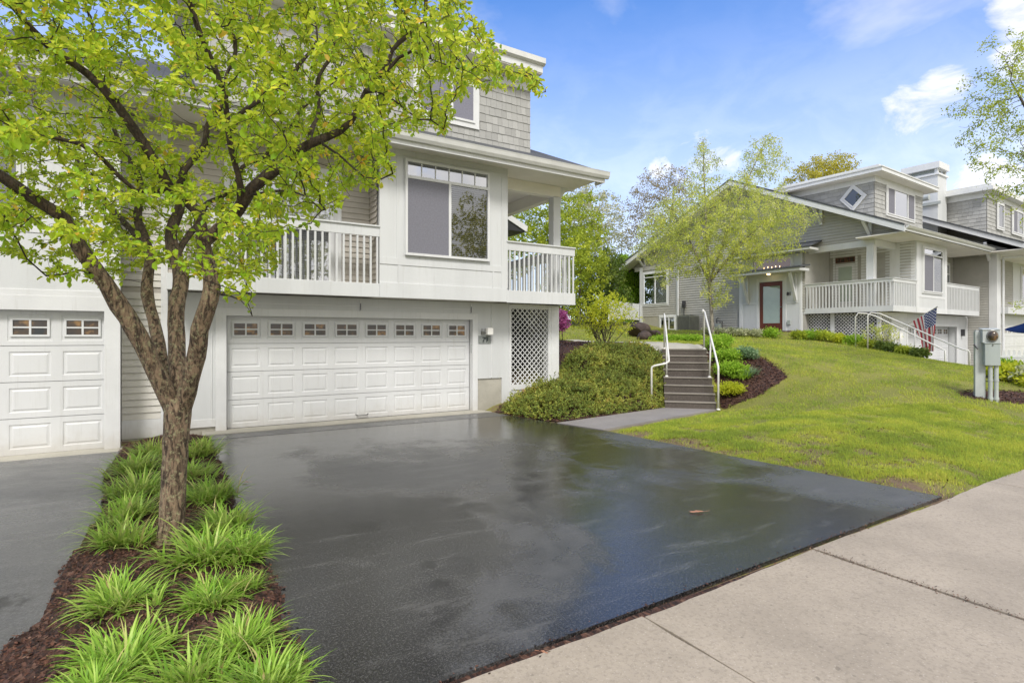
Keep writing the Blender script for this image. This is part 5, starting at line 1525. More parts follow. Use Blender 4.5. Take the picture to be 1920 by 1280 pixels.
def lily_proto(seed, n=95, rad=.16, Ls=(.20, .43)):
    g = np.random.default_rng(seed)
    fans = g.normal(0, rad * .55, (max(4, n // 9), 2))
    f = g.integers(0, len(fans), n)
    P = np.stack([fans[f, 0] + g.normal(0, .018, n), fans[f, 1] + g.normal(0, .018, n), np.zeros(n)], 1)
    az = np.arctan2(P[:, 1], P[:, 0]) + g.normal(0, .9, n)
    lean = np.clip(np.abs(g.normal(.72, .34, n)), 0.02, 1.35)
    L = g.uniform(*Ls, n)
    V, F = blades(P, az, lean, L, g.uniform(.014, .026, n), 6, 1.35)
    rnd = np.repeat(g.random(n), 6)
    me = np_mesh('leaves', V, F, rnd, LEAF_LILY).data
    o = [x for x in bpy.data.objects if x.data == me][0]; bpy.data.objects.remove(o)
    return me


PROT = [lily_proto(s, n) for s, n in ((1, 340), (2, 300), (3, 380), (4, 260))]
PSM = [lily_proto(9, 26, .05, (.18, .34)), lily_proto(10, 130, .2, (.18, .32))]


def lily(px, py, t, scale, proto, label, rz=None, z=None):
    p = at(px, py, t) if t else None
    x, y = (p[0], p[1]) if t else (px, py)
    zz = bed_z(np.array(x), np.array(y), np.array(.2)) if z is None else z
    o = thing('daylily_clump', label, 'plant', (float(x), float(y), float(zz)), random.uniform(0, 6.28) if rz is None else rz, group='bright green daylily clumps under the tree', local=True)
    scale *= random.uniform(.84, .98) * (1.25 if y > 5.6 else (.9 if y < 4.4 else 1.05)); o.rotation_euler = (random.uniform(-.12, .12), random.uniform(-.12, .12), o.rotation_euler[2]); o.scale = (scale, scale, scale * random.uniform(.78, .9))
    c = bpy.data.objects.new('leaves', proto); COL.objects.link(c); c.parent = o
    return o


def gz(px, py):  # a point on the level ground seen at px, py
    t = CAM_Z * 1029 / (py - 630); p = at(px, py, t); return p[0], p[1]


for (px, py, sc, pr, lb) in [
    (290, 862, .95, 3, 'daylily clump nearest the siding, at the far left end of the bed'),
    (375, 862, .95, 1, 'daylily clump at the far right end of the bed, beside the wall corner'),
    (255, 893, .9, 0, 'daylily clump second from the house in the left row'),
    (356, 903, .85, 2, 'daylily clump just right of the trunk, second from the house'),
    (258, 938, .95, 2, 'daylily clump third from the house in the left row'),
    (398, 950, .95, 0, 'daylily clump right of the trunk spilling towards the driveway'),
    (240, 985, .85, 1, 'daylily clump fourth from the house in the left row'),
    (236, 1035, .9, 3, 'daylily clump left of the foot of the trunk'),
    (425, 1005, .95, 1, 'daylily clump right of the trunk foot, behind the biggest one'),
    (388, 1062, 1.05, 2, 'biggest daylily clump, right in front of the trunk foot'),
    (455, 1055, .8, 0, 'daylily clump leaning over the driveway edge beside the biggest one'),
    (222, 1155, .85, 1, 'isolated daylily clump on the left, past the trunk'),
    (400, 1150, .85, 0, 'daylily clump on the right, in front of the biggest one'),
    (455, 1120, .62, 3, 'small daylily clump at the bed edge near the driveway, past the biggest one'),
    (228, 1265, .82, 2, 'daylily clump near the bottom of the photo, on the left'),
    (455, 1235, .85, 1, 'daylily clump near the bottom of the photo, by the driveway edge'),
    (370, 1300, .85, 3, 'daylily clump cut by the bottom edge of the photo, in the middle of the bed'),
    (500, 1320, .8, 0, 'daylily clump cut by the bottom edge of the photo, by the driveway'),
    (180, 1330, .7, 0, 'daylily clump cut by the bottom edge of the photo, far left'),
]:
    x, y = gz(px, py); lily(x, y, None, sc, PROT[pr], lb)
for (px, py, lb) in [(290, 1160, 'single small daylily sprout in bare mulch in front of the trunk'), (318, 1225, 'thin daylily sprout between the two bottom clumps')]:
    x, y = gz(px, py); lily(x, y, None, .9, PSM[0], lb)

# grass ------------------------------------------------------------
def ray_ground(n, x0, x1, y0, y1):
    x = RNG.uniform(x0, x1, n); y = RNG.uniform(y0, y1, n); return x, y


def vnoise(x, y, f, seed):
    g_ = np.random.default_rng(seed); T_ = g_.random((256, 256))
    xf, yf = x * f / 3, y * f / 3; xi, yi = np.floor(xf).astype(int), np.floor(yf).astype(int); u, v = xf - xi, yf - yi
    u = u * u * (3 - 2 * u); v = v * v * (3 - 2 * v)
    a = T_[xi % 256, yi % 256]; b = T_[(xi + 1) % 256, yi % 256]; c = T_[xi % 256, (yi + 1) % 256]; d = T_[(xi + 1) % 256, (yi + 1) % 256]
    return (a * (1 - u) + b * u) * (1 - v) + (c * (1 - u) + d * u) * v


def grass(n, box, polys_out, size, name, poly_in=None, mat=None, keep=None, width=None):
    x, y = ray_ground(n, *box)
    ok = np.ones(n, bool)
    if poly_in: ok &= in_poly(x, y, poly_in)
    for q in polys_out: ok &= ~in_poly(x, y, q)
    if keep is not None: ok &= keep(x, y)
    cn = vnoise(x, y, 9.0, 1) * .6 + vnoise(x, y, 22.0, 2) * .4
    ok &= RNG.random(n) < np.clip((cn - .28) * 4.5, .12, 1)
    x, y, cn = x[ok], y[ok], cn[ok]; z = tz(x, y); m = len(x)
    az = RNG.uniform(0, 6.28, m); lean = np.abs(RNG.normal(.5, .35, m))
    L = RNG.uniform(.6, 1.25, m) * size * (.45 + 1.1 * cn)
    W = np.full(m, width or size * .11)
    V, F = blades(np.stack([x, y, z - .004], 1), az, lean, L, W, 2, 1.0)
    return V, F, m


BODY2 = [h2w(0, 3.7), h2w(0, 14), h2w(10, 14), h2w(10, 0), h2w(0.2, 0)]
OUT = [DRIVE, SBED, PBED, HBED, BODY2, UPATH, WALK, [tuple(sp(0, -.05, 0)[:2]), tuple(sp(0, SWD + .05, 0)[:2]), tuple(sp(2.8, SWD + .05, 0)[:2]), tuple(sp(2.8, -.05, 0)[:2])]]
LAWN_P = [(6.5, 7.5), (6.75, 7.8), (6.92, 4.93), (7.12, 2.62), (9.6, 2.60), (40, 2.62), (40, 9), (24.6, 9), (23.6, 12), (23.6, 27), (7, 27), (8.6, 15.4), (10.2, 15.6), (11.3, 12.3), (12, 11.0), (11.05, 8.5)]
out_l = OUT + [JUN]


def dist_keep(maxd, thin):
    def k(x, y):
        t = x * FW[0] + y * FW[1]; s_ = x * RT[0] + y * RT[1]
        vis = (t > 1) & (np.abs(s_ / np.maximum(t, .1)) < .98)
        bare = np.sin(x * 3.1 + 1.3 * np.sin(y * 2.3)) * np.sin(y * 3.7 + x * .9) + np.sin(x * 9 + y * 7) * .45 + .35
        edge = np.clip((poly_dist(x, y, DRIVE) - .12) / 1.5, 0, 1)
        dead = (bare > .38 + 1.3 * edge) 
        return vis & (t < maxd) & ~(dead & (RNG.random(len(x)) < .85))
    return k


Vs, Fs, off = [], [], 0
for n, box, size, wd, md, mind in ((420000, (6.6, 13.5, 2.6, 9.5), .050, .0058, 11, 0), (300000, (7, 22, 2.6, 16), .055, .0085, 19, 10.5), (110000, (7, 25, 2.6, 27), .07, .014, 30, 18)):
    kf = dist_keep(md, 0)
    V, F, m_ = grass(n, box, out_l, size, 'g', poly_in=LAWN_P, keep=lambda x, y: kf(x, y) & ((x * FW[0] + y * FW[1]) > mind), width=wd)
    Vs.append(V); Fs.append(F + off); off += len(V)
V = np.concatenate(Vs); F = np.concatenate(Fs)
o = np_mesh('grass', V, F, np.repeat(RNG.random(len(F) // 2), 2), LEAF_GRASS)
tag(o, 'mown bright green grass over the sloping front lawn', 'grass', kind='stuff')
# dry thatch where the turf is thin beside the driveway
kf = lambda x, y: (poly_dist(x, y, DRIVE) < RNG.exponential(.45, len(x))) | (poly_dist(x, y, SBED) < RNG.exponential(.1, len(x)))
V, F, m_ = grass(60000, (6.6, 15, 2.6, 9.5), OUT, .035, 'd', poly_in=LAWN_P, keep=kf, width=.006)
o = np_mesh('dry_grass', V, F, np.repeat(RNG.random(m_), 2), LEAF_DRY); tag(o, 'straw-coloured thatch and thin turf along the driveway edge', 'dry grass', kind='stuff')
o = chips('soil_crumbs', [(6.95, 3), (7.5, 2.8), (9.5, 3.1), (10.2, 4.2), (8.2, 5.4), (7.05, 7)], 2600, lambda x, y, d: tz(x, y) + .012, .03); o['label'] = 'brown soil crumbs and bits of bark in the thin turf by the driveway'; o['category'] = 'soil'
# debris caught in the joint between driveway and sidewalk
jx = [(-.8, 2.44), (7.2, 2.60), (7.2, 2.67), (-.8, 2.52)]
o = chips('joint_debris', jx, 2600, lambda x, y, d: np.full_like(x, .004), .016); o['label'] = 'dark grit and bark caught in the joint between driveway and sidewalk'; o['category'] = 'grit'
o = chips('joint_debris', [(4.435, .6), (4.468, .6), (4.468, 2.5), (4.435, 2.5)], 2000, lambda x, y, d: np.full_like(x, .006), .010); o['label'] = 'dark grit filling the wide joint across the sidewalk, right of the middle'; o['category'] = 'grit'

# low evergreen cover on the slope ---------------------------------
JC = [(6.35, 10.75), (6.42, 10.1), (6.72, 9.25), (8.2, 9.36), (10.13, 9.50), (11.72, 11.02), (11.5, 11.7), (10.4, 12.2), (9.2, 12.1), (8.5, 11.6), (8.3, 11.25), (6.85, 11.22)]


def mound_h(x, y):
    d = np.where(in_poly(x, y, JC), poly_dist(x, y, JC), 0)
    lump = .5 + .28 * np.sin(x * 2.6 + 1.1 * np.sin(y * 1.9)) * np.cos(y * 2.9 + .7) + .22 * np.sin(x * 5.3 + y * 4.1)
    fine = .5 + .5 * np.sin(x * 13 + 2.2 * np.sin(y * 5.1)) * np.sin(y * 14.5 + 1.7 * np.sin(x * 4.3)); return np.clip(d / .42, 0, 1) ** .6 * (.05 + .36 * lump + .17 * fine)


def cover(n, mound, poly, box, L, mat, name, label, cat):
    x, y = ray_ground(n, *box); k = in_poly(x, y, poly); x, y = x[k], y[k]; m = len(x)
    h = mound(x, y); u = RNG.random(m) ** .3
    z = tz(x, y) + h * u
    e = .05
    gxn = -(tz(x + e, y) + mound(x + e, y) - tz(x - e, y) - mound(x - e, y)) / (2 * e); gyn = -(tz(x, y + e) + mound(x, y + e) - tz(x, y - e) - mound(x, y - e)) / (2 * e)
    nrm_ = unit(np.stack([gxn, gyn, np.ones(m)], 1))
    # each spray: a short twig set with leaves either side and at the tip
    ax_ = unit(nrm_ * .9 + sphere_dirs(m) * .9 + np.array([0, 0, .25])); SL = RNG.uniform(.07, .20, m)
    K = 11
    uk = np.tile(np.linspace(.1, 1, K), m); ak = np.repeat(ax_, K, 0)
    P = np.repeat(np.stack([x, y, z], 1), K, 0) + ak * (uk * np.repeat(SL, K))[:, None]
    Dv = unit(ak * (.5 + .6 * uk[:, None]) + sphere_dirs(m * K) * .9)
    V, F = leaves(P, Dv, unit(np.repeat(nrm_, K, 0) + RNG.normal(0, .6, (m * K, 3))), RNG.uniform(.6, 1.2, m * K) * L, RNG.uniform(.35, .55, m * K) * L)
    tint = np.repeat(np.clip(RNG.normal(.40, .24, m), 0, 1), K) + (uk - .6) * .35 + RNG.normal(0, .08, m * K)
    o = np_mesh(name, V, F, np.clip(np.repeat(tint, 2), 0, 1), mat); tag(o, label, cat, kind='stuff'); return o


cover(15000, mound_h, JC, (6.2, 11.8, 9.0, 13.2), .048, LEAF_JUN, 'evergreen_ground_cover', 'low spreading olive-green evergreens covering the slope left of the steps', 'ground cover')


def bush(name, label, cat, c, r, n, L, mat, group=None, stems=6, stem_mat=BARK_T, shape=1.0, hollow=.35, jitter=.22, aspect=.5, stem_r=.012, lumps=5, seed=0):
    """shrub: branching stems and leaves in several offset lobes"""
    g = np.random.default_rng(seed + 100)
    t = thing(name, label, cat, c, group=group)
    r = np.array(r, float); c = np.array(c, float)
    lob = sphere_dirs(lumps, g) * r * .45; lob[:, 2] = np.abs(lob[:, 2]) * .8
    cen = c + np.array([0, 0, r[2]]) ; 
    K = 5; m = n // K
    li = g.integers(0, lumps, m)
    dirs = sphere_dirs(m, g); rad = g.uniform(hollow, 1, m) ** .5
    P0 = cen + lob[li] * shape + dirs * r * .62 * rad[:, None] + g.normal(0, jitter, (m, 3)) * r * .3
    P0[:, 2] = np.maximum(P0[:, 2], c[2] + .03)
    P = np.repeat(P0, K, 0) + g.normal(0, L * .5, (m * K, 3))
    Dv = unit(np.repeat(dirs, K, 0) * .6 + sphere_dirs(m * K, g) + np.array([0, 0, .25]))
    N = unit(sphere_dirs(m * K, g) + np.array([0, 0, 1.0]))
    V, F = leaves(P, Dv, N, g.uniform(.6, 1.2, m * K) * L, g.uniform(.8, 1.2, m * K) * L * aspect)
    tint = np.clip(np.repeat(np.clip(g.normal(.5, .22, m), 0, 1), K) + g.normal(0, .12, m * K), 0, 1)
    np_mesh('foliage', V, F, np.repeat(tint, 2), mat, t, loc=tuple(c))
    if stems:
        mb_ = MB()
        for k in range(stems):
            e = P0[g.integers(0, m)]; b = c + np.array([g.normal(0, .05), g.normal(0, .05), -.05])
            mid = b * .5 + e * .5 + np.array([0, 0, -.12 * r[2]]) * .5 + g.normal(0, .05, 3) * r
            mb_.tube([b, b * .6 + mid * .4 + g.normal(0, .01, 3), mid, e], [stem_r, stem_r * .8, stem_r * .55, stem_r * .2], 6)
            for q in range(2):
                e2 = P0[g.integers(0, m)]; e2 = mid + (e2 - mid) * min(1, .5 / max(np.linalg.norm(e2 - mid), .01) * r[0])
                mb_.tube([mid, (mid + e2) / 2 + g.normal(0, .02, 3), e2], [stem_r * .5, stem_r * .35, stem_r * .15], 5)
        build(mb_, 'stems', stem_mat, t)
    return t


p_ = at(1134, 655, 16.6); z_ = tz1(p_[0], p_[1])
bush('lime_shrub', 'airy lime-green shrub with many bare stems above the slope left of the steps', 'shrub', (p_[0], p_[1], z_), (1.0, .8, .82), 2300, .075, LEAF_LIME, stems=18, stem_r=.016, shape=1.3, hollow=.5, aspect=.55, lumps=8, seed=4)
p_ = at(1052, 622, 18.5); z_ = tz1(p_[0], p_[1])
bush('azalea', 'pink flowering azalea at the corner of the lattice', 'shrub', (p_[0], p_[1], z_), (.30, .35, .55), 1600, .06, LEAF_PINK, stems=4, aspect=.8, seed=5)
# bed right of the steps
k_ = 0
for (px, py, t, rr, L, mt, nm_, lb) in [
    (1352, 650, 16.0, (.42, .36, .18), .09, LEAF_GREEN, 'perennial_clump', 'leafy green perennial at the top right of the steps'),
    (1345, 665, 15.6, (.34, .30, .16), .09, LEAF_GREEN, 'perennial_clump', 'leafy green perennial just below the topmost one beside the rail'),
    (1366, 690, 14.9, (.44, .40, .17), .08, LEAF_GREEN, 'perennial_clump', 'green perennial half way down beside the right handrail'),
    (1372, 722, 14.3, (.42, .38, .17), .08, LEAF_GREEN, 'perennial_clump', 'green perennial beside the lower half of the right handrail'),
    (1370, 752, 13.6, (.40, .34, .13), .07, LEAF_LIME, 'perennial_clump', 'lowest yellow-green perennial by the foot of the right handrail'),
    (1393, 700, 15.0, (.36, .34, .15), .08, LEAF_BLUE, 'perennial_clump', 'blue-green upright perennial at the outer edge of the step bed')]:
    p_ = at(px, py, t); k_ += 1
    bush(nm_, lb, 'plant', (p_[0], p_[1], tz1(p_[0], p_[1])), rr, 1700, L, mt, group='perennials in the bed right of the steps', stems=0, aspect=.35, seed=20 + k_)


def tuft(label, c, scale, proto, mat=None, group=None, name='daylily_clump'):
    o = thing(name, label, 'plant', c, random.uniform(0, 6.28), group=group, local=True); o.scale = (scale,) * 3
    me = proto
    if mat: me = proto.copy(); me.materials.clear(); me.materials.append(mat)
    c_ = bpy.data.objects.new('leaves', me); COL.objects.link(c_); c_.parent = o; return o


ped.scale = (.78, .85, 1)
p_ = at(1402, 735, 14.1);
tuft('rounded blue-green grassy clump at the right side of the step bed', (p_[0], p_[1], tz1(p_[0], p_[1])), 1.15, PSM[1], LEAF_BLUE, name='grassy_clump')
p_ = at(1386, 736, 14.1); tuft('bright green strappy clump between the rail and the blue-green clump', (p_[0], p_[1], tz1(p_[0], p_[1])), 1.0, PROT[1], LEAF_GREEN, name='grassy_clump')
# row in front of the grey house
kk = 0
for (px, t, rr, mt, lb) in [(1448, 23.2, (.35, .35, .2), LEAF_GREEN, 'rounded bright green plant in front of the red door'), (1497, 22.6, (.3, .3, .14), LEAF_MID, 'small green plant below the lattice, leftmost'),
                            (1520, 22.5, (.32, .32, .16), LEAF_GREEN, 'green plant second from the left below the lattice'), (1545, 22.2, (.4, .36, .2), LEAF_MID, 'tallest green plant below the lattice'), (1575, 22.0, (.32, .3, .15), LEAF_LIME, 'yellow-green plant between two darker ones below the lattice'),
                            (1603, 21.6, (.38, .36, .2), LEAF_GREEN, 'green plant at the foot of the farther pipe rail'), (1628, 21.0, (.3, .3, .16), LEAF_MID, 'green plant at the foot of the nearer pipe rail'), (1652, 20.3, (.32, .3, .13), LEAF_DARK, 'dark low plant on the crest right of the rails'),
                            (1672, 19.6, (.3, .28, .12), LEAF_DARK, 'dark low plant on the falling crest, before the garage'), (1697, 19.0, (.28, .26, .12), LEAF_MID, 'green plant on the crest under the flag, left of it'), (1722, 18.6, (.3, .26, .13), LEAF_DARK, 'dark grassy plant on the crest under the flag')]:
    p_ = at(px, 630, t); kk += 1; bush('low_plant', lb, 'plant', (p_[0], p_[1], tz1(p_[0], p_[1]) + .02), rr, 900, .10, mt, group='low plants in front of the grey house', stems=0, aspect=.4, seed=40 + kk)
for k, (px, t) in enumerate([(1345, 24.6), (1368, 24.5), (1392, 24.3), (1415, 24.0), (1330, 24.8)]):
    p_ = at(px, 630, t); bush('variegated_plant', ['pale variegated plant under the birch, second from the left', 'pale variegated plant below the gas meter', 'pale variegated plant left of the entry corner', 'pale variegated plant nearest the red door', 'pale variegated plant at the left end of the pale row'][k], 'plant', (p_[0], p_[1], tz1(p_[0], p_[1]) + .02), (.45, .3, .14), 700, .09, LEAF_CREAM, group='pale variegated plants below the grey siding', stems=0, seed=60 + k)
# small-leaved strip behind the head of the steps
kk = 0
for (px, t, lb) in [(1240, 18.5, 'low green plant behind the top of the left handrail'), (1262, 18.4, 'low green plant between the two handrail tops, left'), (1285, 18.2, 'low green plant between the two handrail tops, right'), (1305, 18.0, 'low green plant behind the top of the right handrail')]:
    p_ = at(px, 640, t); kk += 1; bush('low_plant', lb, 'plant', (p_[0], p_[1], tz1(p_[0], p_[1])), (.42, .3, .11), 700, .06, LEAF_GREEN, group='low plants behind the head of the steps', stems=0, seed=80 + kk)
# hostas right
kk = 0
for (px, py, t, mt) in [(1885, 692, 15.4, LEAF_GREEN), (1905, 690, 15.3, LEAF_MID), (1930, 690, 15.2, LEAF_GREEN), (1878, 720, 13.3, LEAF_LIME), (1897, 722, 13.0, LEAF_LIME), (1918, 724, 12.8, LEAF_CREAM), (1940, 722, 12.6, LEAF_LIME), (1964, 724, 12.6, LEAF_LIME)]:
    p_ = at(px, py, t); kk += 1
    lb = ['dark green hosta left of the back row by the white pickets', 'green hosta in the middle of the back row by the pickets', 'green hosta at the photo edge in the back row', 'yellow-green hosta beside the meter pedestal', 'yellow-green hosta second from the pedestal in the front row', 'cream-edged hosta third from the pedestal in the front row', 'yellow-green hosta fourth from the pedestal', 'yellow-green hosta fifth from the pedestal'][kk - 1]
    bush('hosta', lb, 'plant', (p_[0], p_[1], tz1(p_[0], p_[1])), (.28, .28, .16 if t < 14 else .14), 600, .12, mt, group='hostas right of the meter pedestal', stems=0, aspect=.5, seed=90 + kk)
# climbing bare shrub before the lattice
p_ = at(1650, 640, 20.9); bush('budding_shrub', 'thin budding shrub with bare pinkish stems in front of the garage lattice', 'shrub', (p_[0], p_[1], tz1(p_[0], p_[1])), (.7, .6, .62), 900, .07, LEAF_BIRCH, stems=22, stem_mat=BARK_B, stem_r=.012, seed=7)

# ------------------------------------------------------------------ trees
def colonize(seeds, seed_r, attr, step, di, dk, iters, g):
    """space colonisation. seeds: list of polylines (points), returns nodes, parent"""
    nodes = []; par = []; fixed = []
    for poly, rr, link in zip(seeds, seed_r, [None] * len(seeds)):
        pass
    return nodes, par


class Tree:
    def __init__(s): s.p = []; s.par = []; s.rmin = []
    def add(s, p, par, r=0.0): s.p.append(np.asarray(p, float)); s.par.append(par); s.rmin.append(r); return len(s.p) - 1
    def limb(s, pts, radii, start=None, step=.09):
        """resample a traced limb into nodes; start = node index to attach to"""
        pts = [np.asarray(q, float) for q in pts]
        last = start
        if start is None: last = s.add(pts[0], -1, radii[0])
        prev = pts[0]
        for k in range(1, len(pts)):
            Ls = np.linalg.norm(pts[k] - pts[k - 1]); n = max(1, int(Ls / step))
            for j in range(1, n + 1):
                u = j / n; # catmull-rom
                p0 = pts[max(k - 2, 0)]; p1 = pts[k - 1]; p2 = pts[k]; p3 = pts[min(k + 1, len(pts) - 1)]
                q = .5 * ((2 * p1) + (-p0 + p2) * u + (2 * p0 - 5 * p1 + 4 * p2 - p3) * u * u + (-p0 + 3 * p1 - 3 * p2 + p3) * u ** 3)
                last = s.add(q, last, radii[k - 1] + (radii[k] - radii[k - 1]) * u)
        return last
    def nearest(s, p):
        P = np.array(s.p); return int(np.argmin(np.linalg.norm(P - np.asarray(p), axis=1)))
    def grow(s, attr, step, di, dk, iters, g, trop=0.0, wig=.25):
        A = attr.copy(); P = np.array(s.p)
        dmin = np.full(len(A), 1e9); near = np.zeros(len(A), int)
        def upd(i0):
            nonlocal dmin, near
            Q = P[i0:]
            for c in range(0, len(Q), 400):
                d = np.linalg.norm(A[:, None] - Q[None, c:c + 400], axis=2); j = d.argmin(1); dd = d[np.arange(len(A)), j]
                b = dd < dmin; dmin[b] = dd[b]; near[b] = j[b] + i0 + c
        upd(0)
        for it in range(iters):
            if len(A) == 0: break
            act = dmin < di
            if not act.any(): di *= 1.25; continue
            idx_ = near[act]; vec = unit(A[act] - P[idx_])
            uniq, inv = np.unique(idx_, return_inverse=True)
            acc = np.zeros((len(uniq), 3)); np.add.at(acc, inv, vec)
            acc = unit(unit(acc) + g.normal(0, wig, acc.shape) + np.array([0, 0, trop]))
            newp = P[uniq] + acc * step
            i0 = len(P)
            s.p.extend(list(newp)); s.par.extend([int(q) for q in uniq]); s.rmin.extend([0.0] * len(uniq))
            P = np.concatenate([P, newp]); upd(i0)
            k = dmin > dk; A = A[k]; dmin = dmin[k]; near = near[k]
        return s
    def radii(s, tip=.0025, ex=2.3):
        n = len(s.p); acc = np.zeros(n); r = np.zeros(n)
        par = np.array(s.par)
        for i in range(n - 1, -1, -1):
            r[i] = max(acc[i] ** (1 / ex) if acc[i] > 0 else tip, s.rmin[i], tip)
            if par[i] >= 0: acc[par[i]] += min(r[i], 1e9) ** ex if s.rmin[i] == 0 else 0
        for i in range(n):   # a traced limb keeps its own girth; twigs never exceed their parent
            if par[i] >= 0 and s.rmin[i] == 0: r[i] = min(r[i], r[par[i]] * .92)
        return r
    def mesh(s, r, n_big=10, cut=None):
        """tubes along chains"""
        n = len(s.p); ch = [[] for _ in range(n)]
        for i, q in enumerate(s.par):
            if q >= 0: ch[q].append(i)
        big = MB(); small = MB()
        stack = [(i, None) for i, q in enumerate(s.par) if q < 0]
        while stack:
            i, fr = stack.pop()
            chain = [fr, i] if fr is not None else [i]
            cur = i
            while ch[cur]:
                nx_ = max(ch[cur], key=lambda c: r[c])
                for c in ch[cur]:
                    if c != nx_: stack.append((c, cur))
                chain.append(nx_); cur = nx_
            if len(chain) < 2: continue
            rr = [r[c] for c in chain]
            if fr is not None: rr[0] = min(rr[0], rr[1] * 1.25)
            rm = max(rr[1:])
            mb_ = big if rm > .012 else small
            sides = n_big if rm > .03 else (6 if rm > .01 else 4)
            mb_.tube([s.p[c] for c in chain], rr, sides, caps=False)
        return big, small


g = np.random.default_rng(5)
T = Tree()
tb_ = at(319, 1034, 4.52)
trunk_pts = [at(317, 1065, 4.5), at(320, 1020, 4.5), at(323, 950, 4.5), at(327, 880, 4.5), at(331, 810, 4.5), at(335, 755, 4.5)]
trunk_pts[0][2] = -.05
def pr(px, t): return px / 2 * t / 1029. * .88
top = T.limb(trunk_pts, [pr(76, 4.5), pr(62, 4.5), pr(56, 4.5), pr(54, 4.5), pr(56, 4.5), pr(60, 4.5)])
A_ = T.limb([at(330, 775, 4.5), at(312, 735, 4.46), at(293, 700, 4.43), at(272, 655, 4.38), at(250, 615, 4.32), at(222, 570, 4.26), at(203, 530, 4.2), at(160, 475, 4.1), at(120, 410, 4.0), at(60, 362, 3.85), at(-30, 315, 3.7), at(-150, 250, 3.55), at(-260, 160, 3.5)],
           [.08, .082, .078, .078, .076, .078, .066, .060, .055, .05, .042, .03, .018], T.nearest(at(334, 778, 4.5)))
B_ = T.limb([at(331, 765, 4.52), at(316, 715, 4.62), at(303, 668, 4.7), at(291, 619, 4.76), at(281, 556, 4.84), at(273, 478, 4.94), at(266, 420, 5.04), at(258, 350, 5.2), at(230, 270, 5.35), at(190, 170, 5.5), at(170, 60, 5.7)],
           [.06, .058, .056, .055, .054, .052, .046, .038, .030, .022, .013], T.nearest(at(334, 765, 4.5)))
C_ = T.limb([at(337, 760, 4.5), at(334, 700, 4.58), at(332, 650, 4.64), at(334, 560, 4.72), at(332, 480, 4.85), at(326, 408, 4.95), at(344, 335, 5.05), at(370, 284, 5.15), at(400, 230, 5.3), at(430, 140, 5.5), at(440, 20, 5.7)],
           [.075, .074, .074, .072, .066, .056, .044, .036, .030, .022, .012], T.nearest(at(335, 760, 4.5)))
D_ = T.limb([at(342, 770, 4.5), at(356, 715, 4.44), at(368, 668, 4.40), at(377, 619, 4.36), at(390, 560, 4.32), at(394, 515, 4.3), at(391, 455, 4.28)],
           [.075, .078, .076, .075, .072, .068, .064], T.nearest(at(337, 770, 4.5)))
L1 = T.limb([T.p[D_], at(372, 405, 4.2), at(320, 356, 4.1), at(290, 305, 4.0), at(236, 229, 3.9), at(165, 142, 3.75), at(112, 94, 3.65), at(20, 10, 3.5), at(-80, -120, 3.5)],
           [.058, .05, .047, .045, .042, .036, .03, .024, .014], D_)
T.limb([at(310, 340, 4.08), at(262, 350, 4.05), at(196, 300, 3.95), at(120, 262, 3.85), at(20, 230, 3.7)], [.028, .024, .021, .015, .008], T.nearest(at(315, 348, 4.09)))
R1 = T.limb([T.p[D_], at(425, 405, 4.25), at(460, 368, 4.22), at(505, 327, 4.22), at(555, 290, 4.25), at(586, 274, 4.3), at(635, 236, 4.35), at(690, 180, 4.4), at(730, 110, 4.5), at(790, 30, 4.6), at(830, -80, 4.7)],
           [.06, .056, .056, .056, .05, .045, .037, .028, .022, .016, .008], D_)
R2 = T.limb([at(440, 388, 4.24), at(458, 345, 4.15), at(447, 297, 4.1), at(427, 247, 4.05), at(409, 165, 3.95), at(390, 86, 3.9), at(364, 15, 3.85), at(330, -100, 3.8)], [.04, .03, .03, .029, .027, .025, .021, .012], T.nearest(at(445, 385, 4.24)))
T.limb([at(590, 270, 4.3), at(588, 235, 4.4), at(595, 190, 4.5), at(604, 140, 4.6), at(630, 60, 4.8), at(640, -40, 4.9)], [.03, .024, .022, .018, .013, .008], T.nearest(at(586, 274, 4.3)))
T.limb([at(428, 250, 4.05), at(446, 206, 4.15), at(500, 190, 4.3), at(532, 160, 4.4), at(575, 105, 4.6), at(600, 20, 4.8)], [.024, .024, .024, .02, .014, .008], T.nearest(at(427, 247, 4.05)))
tipb = T.limb([at(700, 165, 4.42), at(745, 110, 4.4), at(777, 96, 4.38), at(812, 108, 4.35), at(850, 122, 4.32), at(890, 136, 4.3), at(940, 140, 4.28), at(985, 144, 4.27), at(1012, 152, 4.27), at(1024, 158, 4.27)], [.016, .012, .010, .009, .0075, .006, .005, .004, .0035, .003], T.nearest(at(700, 165, 4.42)))
T.limb([at(470, 360, 4.2), at(535, 355, 4.05), at(580, 372, 3.98), at(612, 402, 3.92), at(618, 400, 3.9)], [.012, .009, .006, .004, .003], T.nearest(at(470, 360, 4.2)))
T.limb([at(600, 262, 4.3), at(650, 290, 4.2), at(690, 325, 4.12), at(725, 330, 4.1), at(745, 324, 4.1)], [.012, .008, .005, .003, .002], T.nearest(at(605, 260, 4.3)))
T.limb([at(700, 175, 4.4), at(745, 200, 4.3), at(790, 232, 4.25), at(815, 228, 4.22), at(840, 240, 4.2)], [.012, .008, .005, .004, .003], T.nearest(at(700, 175, 4.4)))
T.limb([at(205, 530, 4.2), at(188, 517, 4.15), at(150, 512, 4.05), at(80, 512, 3.9), at(42, 480, 3.8), at(12, 405, 3.7)], [.02, .009, .008, .006, .005, .004], T.nearest(at(205, 530, 4.2)))
T.limb([at(393, 548, 4.32), at(430, 552, 4.2), at(448, 560, 4.1), at(462, 575, 4.05), at(470, 590, 4.0)], [.012, .006, .004, .003, .002], T.nearest(at(392, 545, 4.32)))
T.limb([at(445, 555, 4.15), at(455, 548, 4.1), at(463, 545, 4.1)], [.003, .003, .002], T.nearest(at(448, 560, 4.1)))
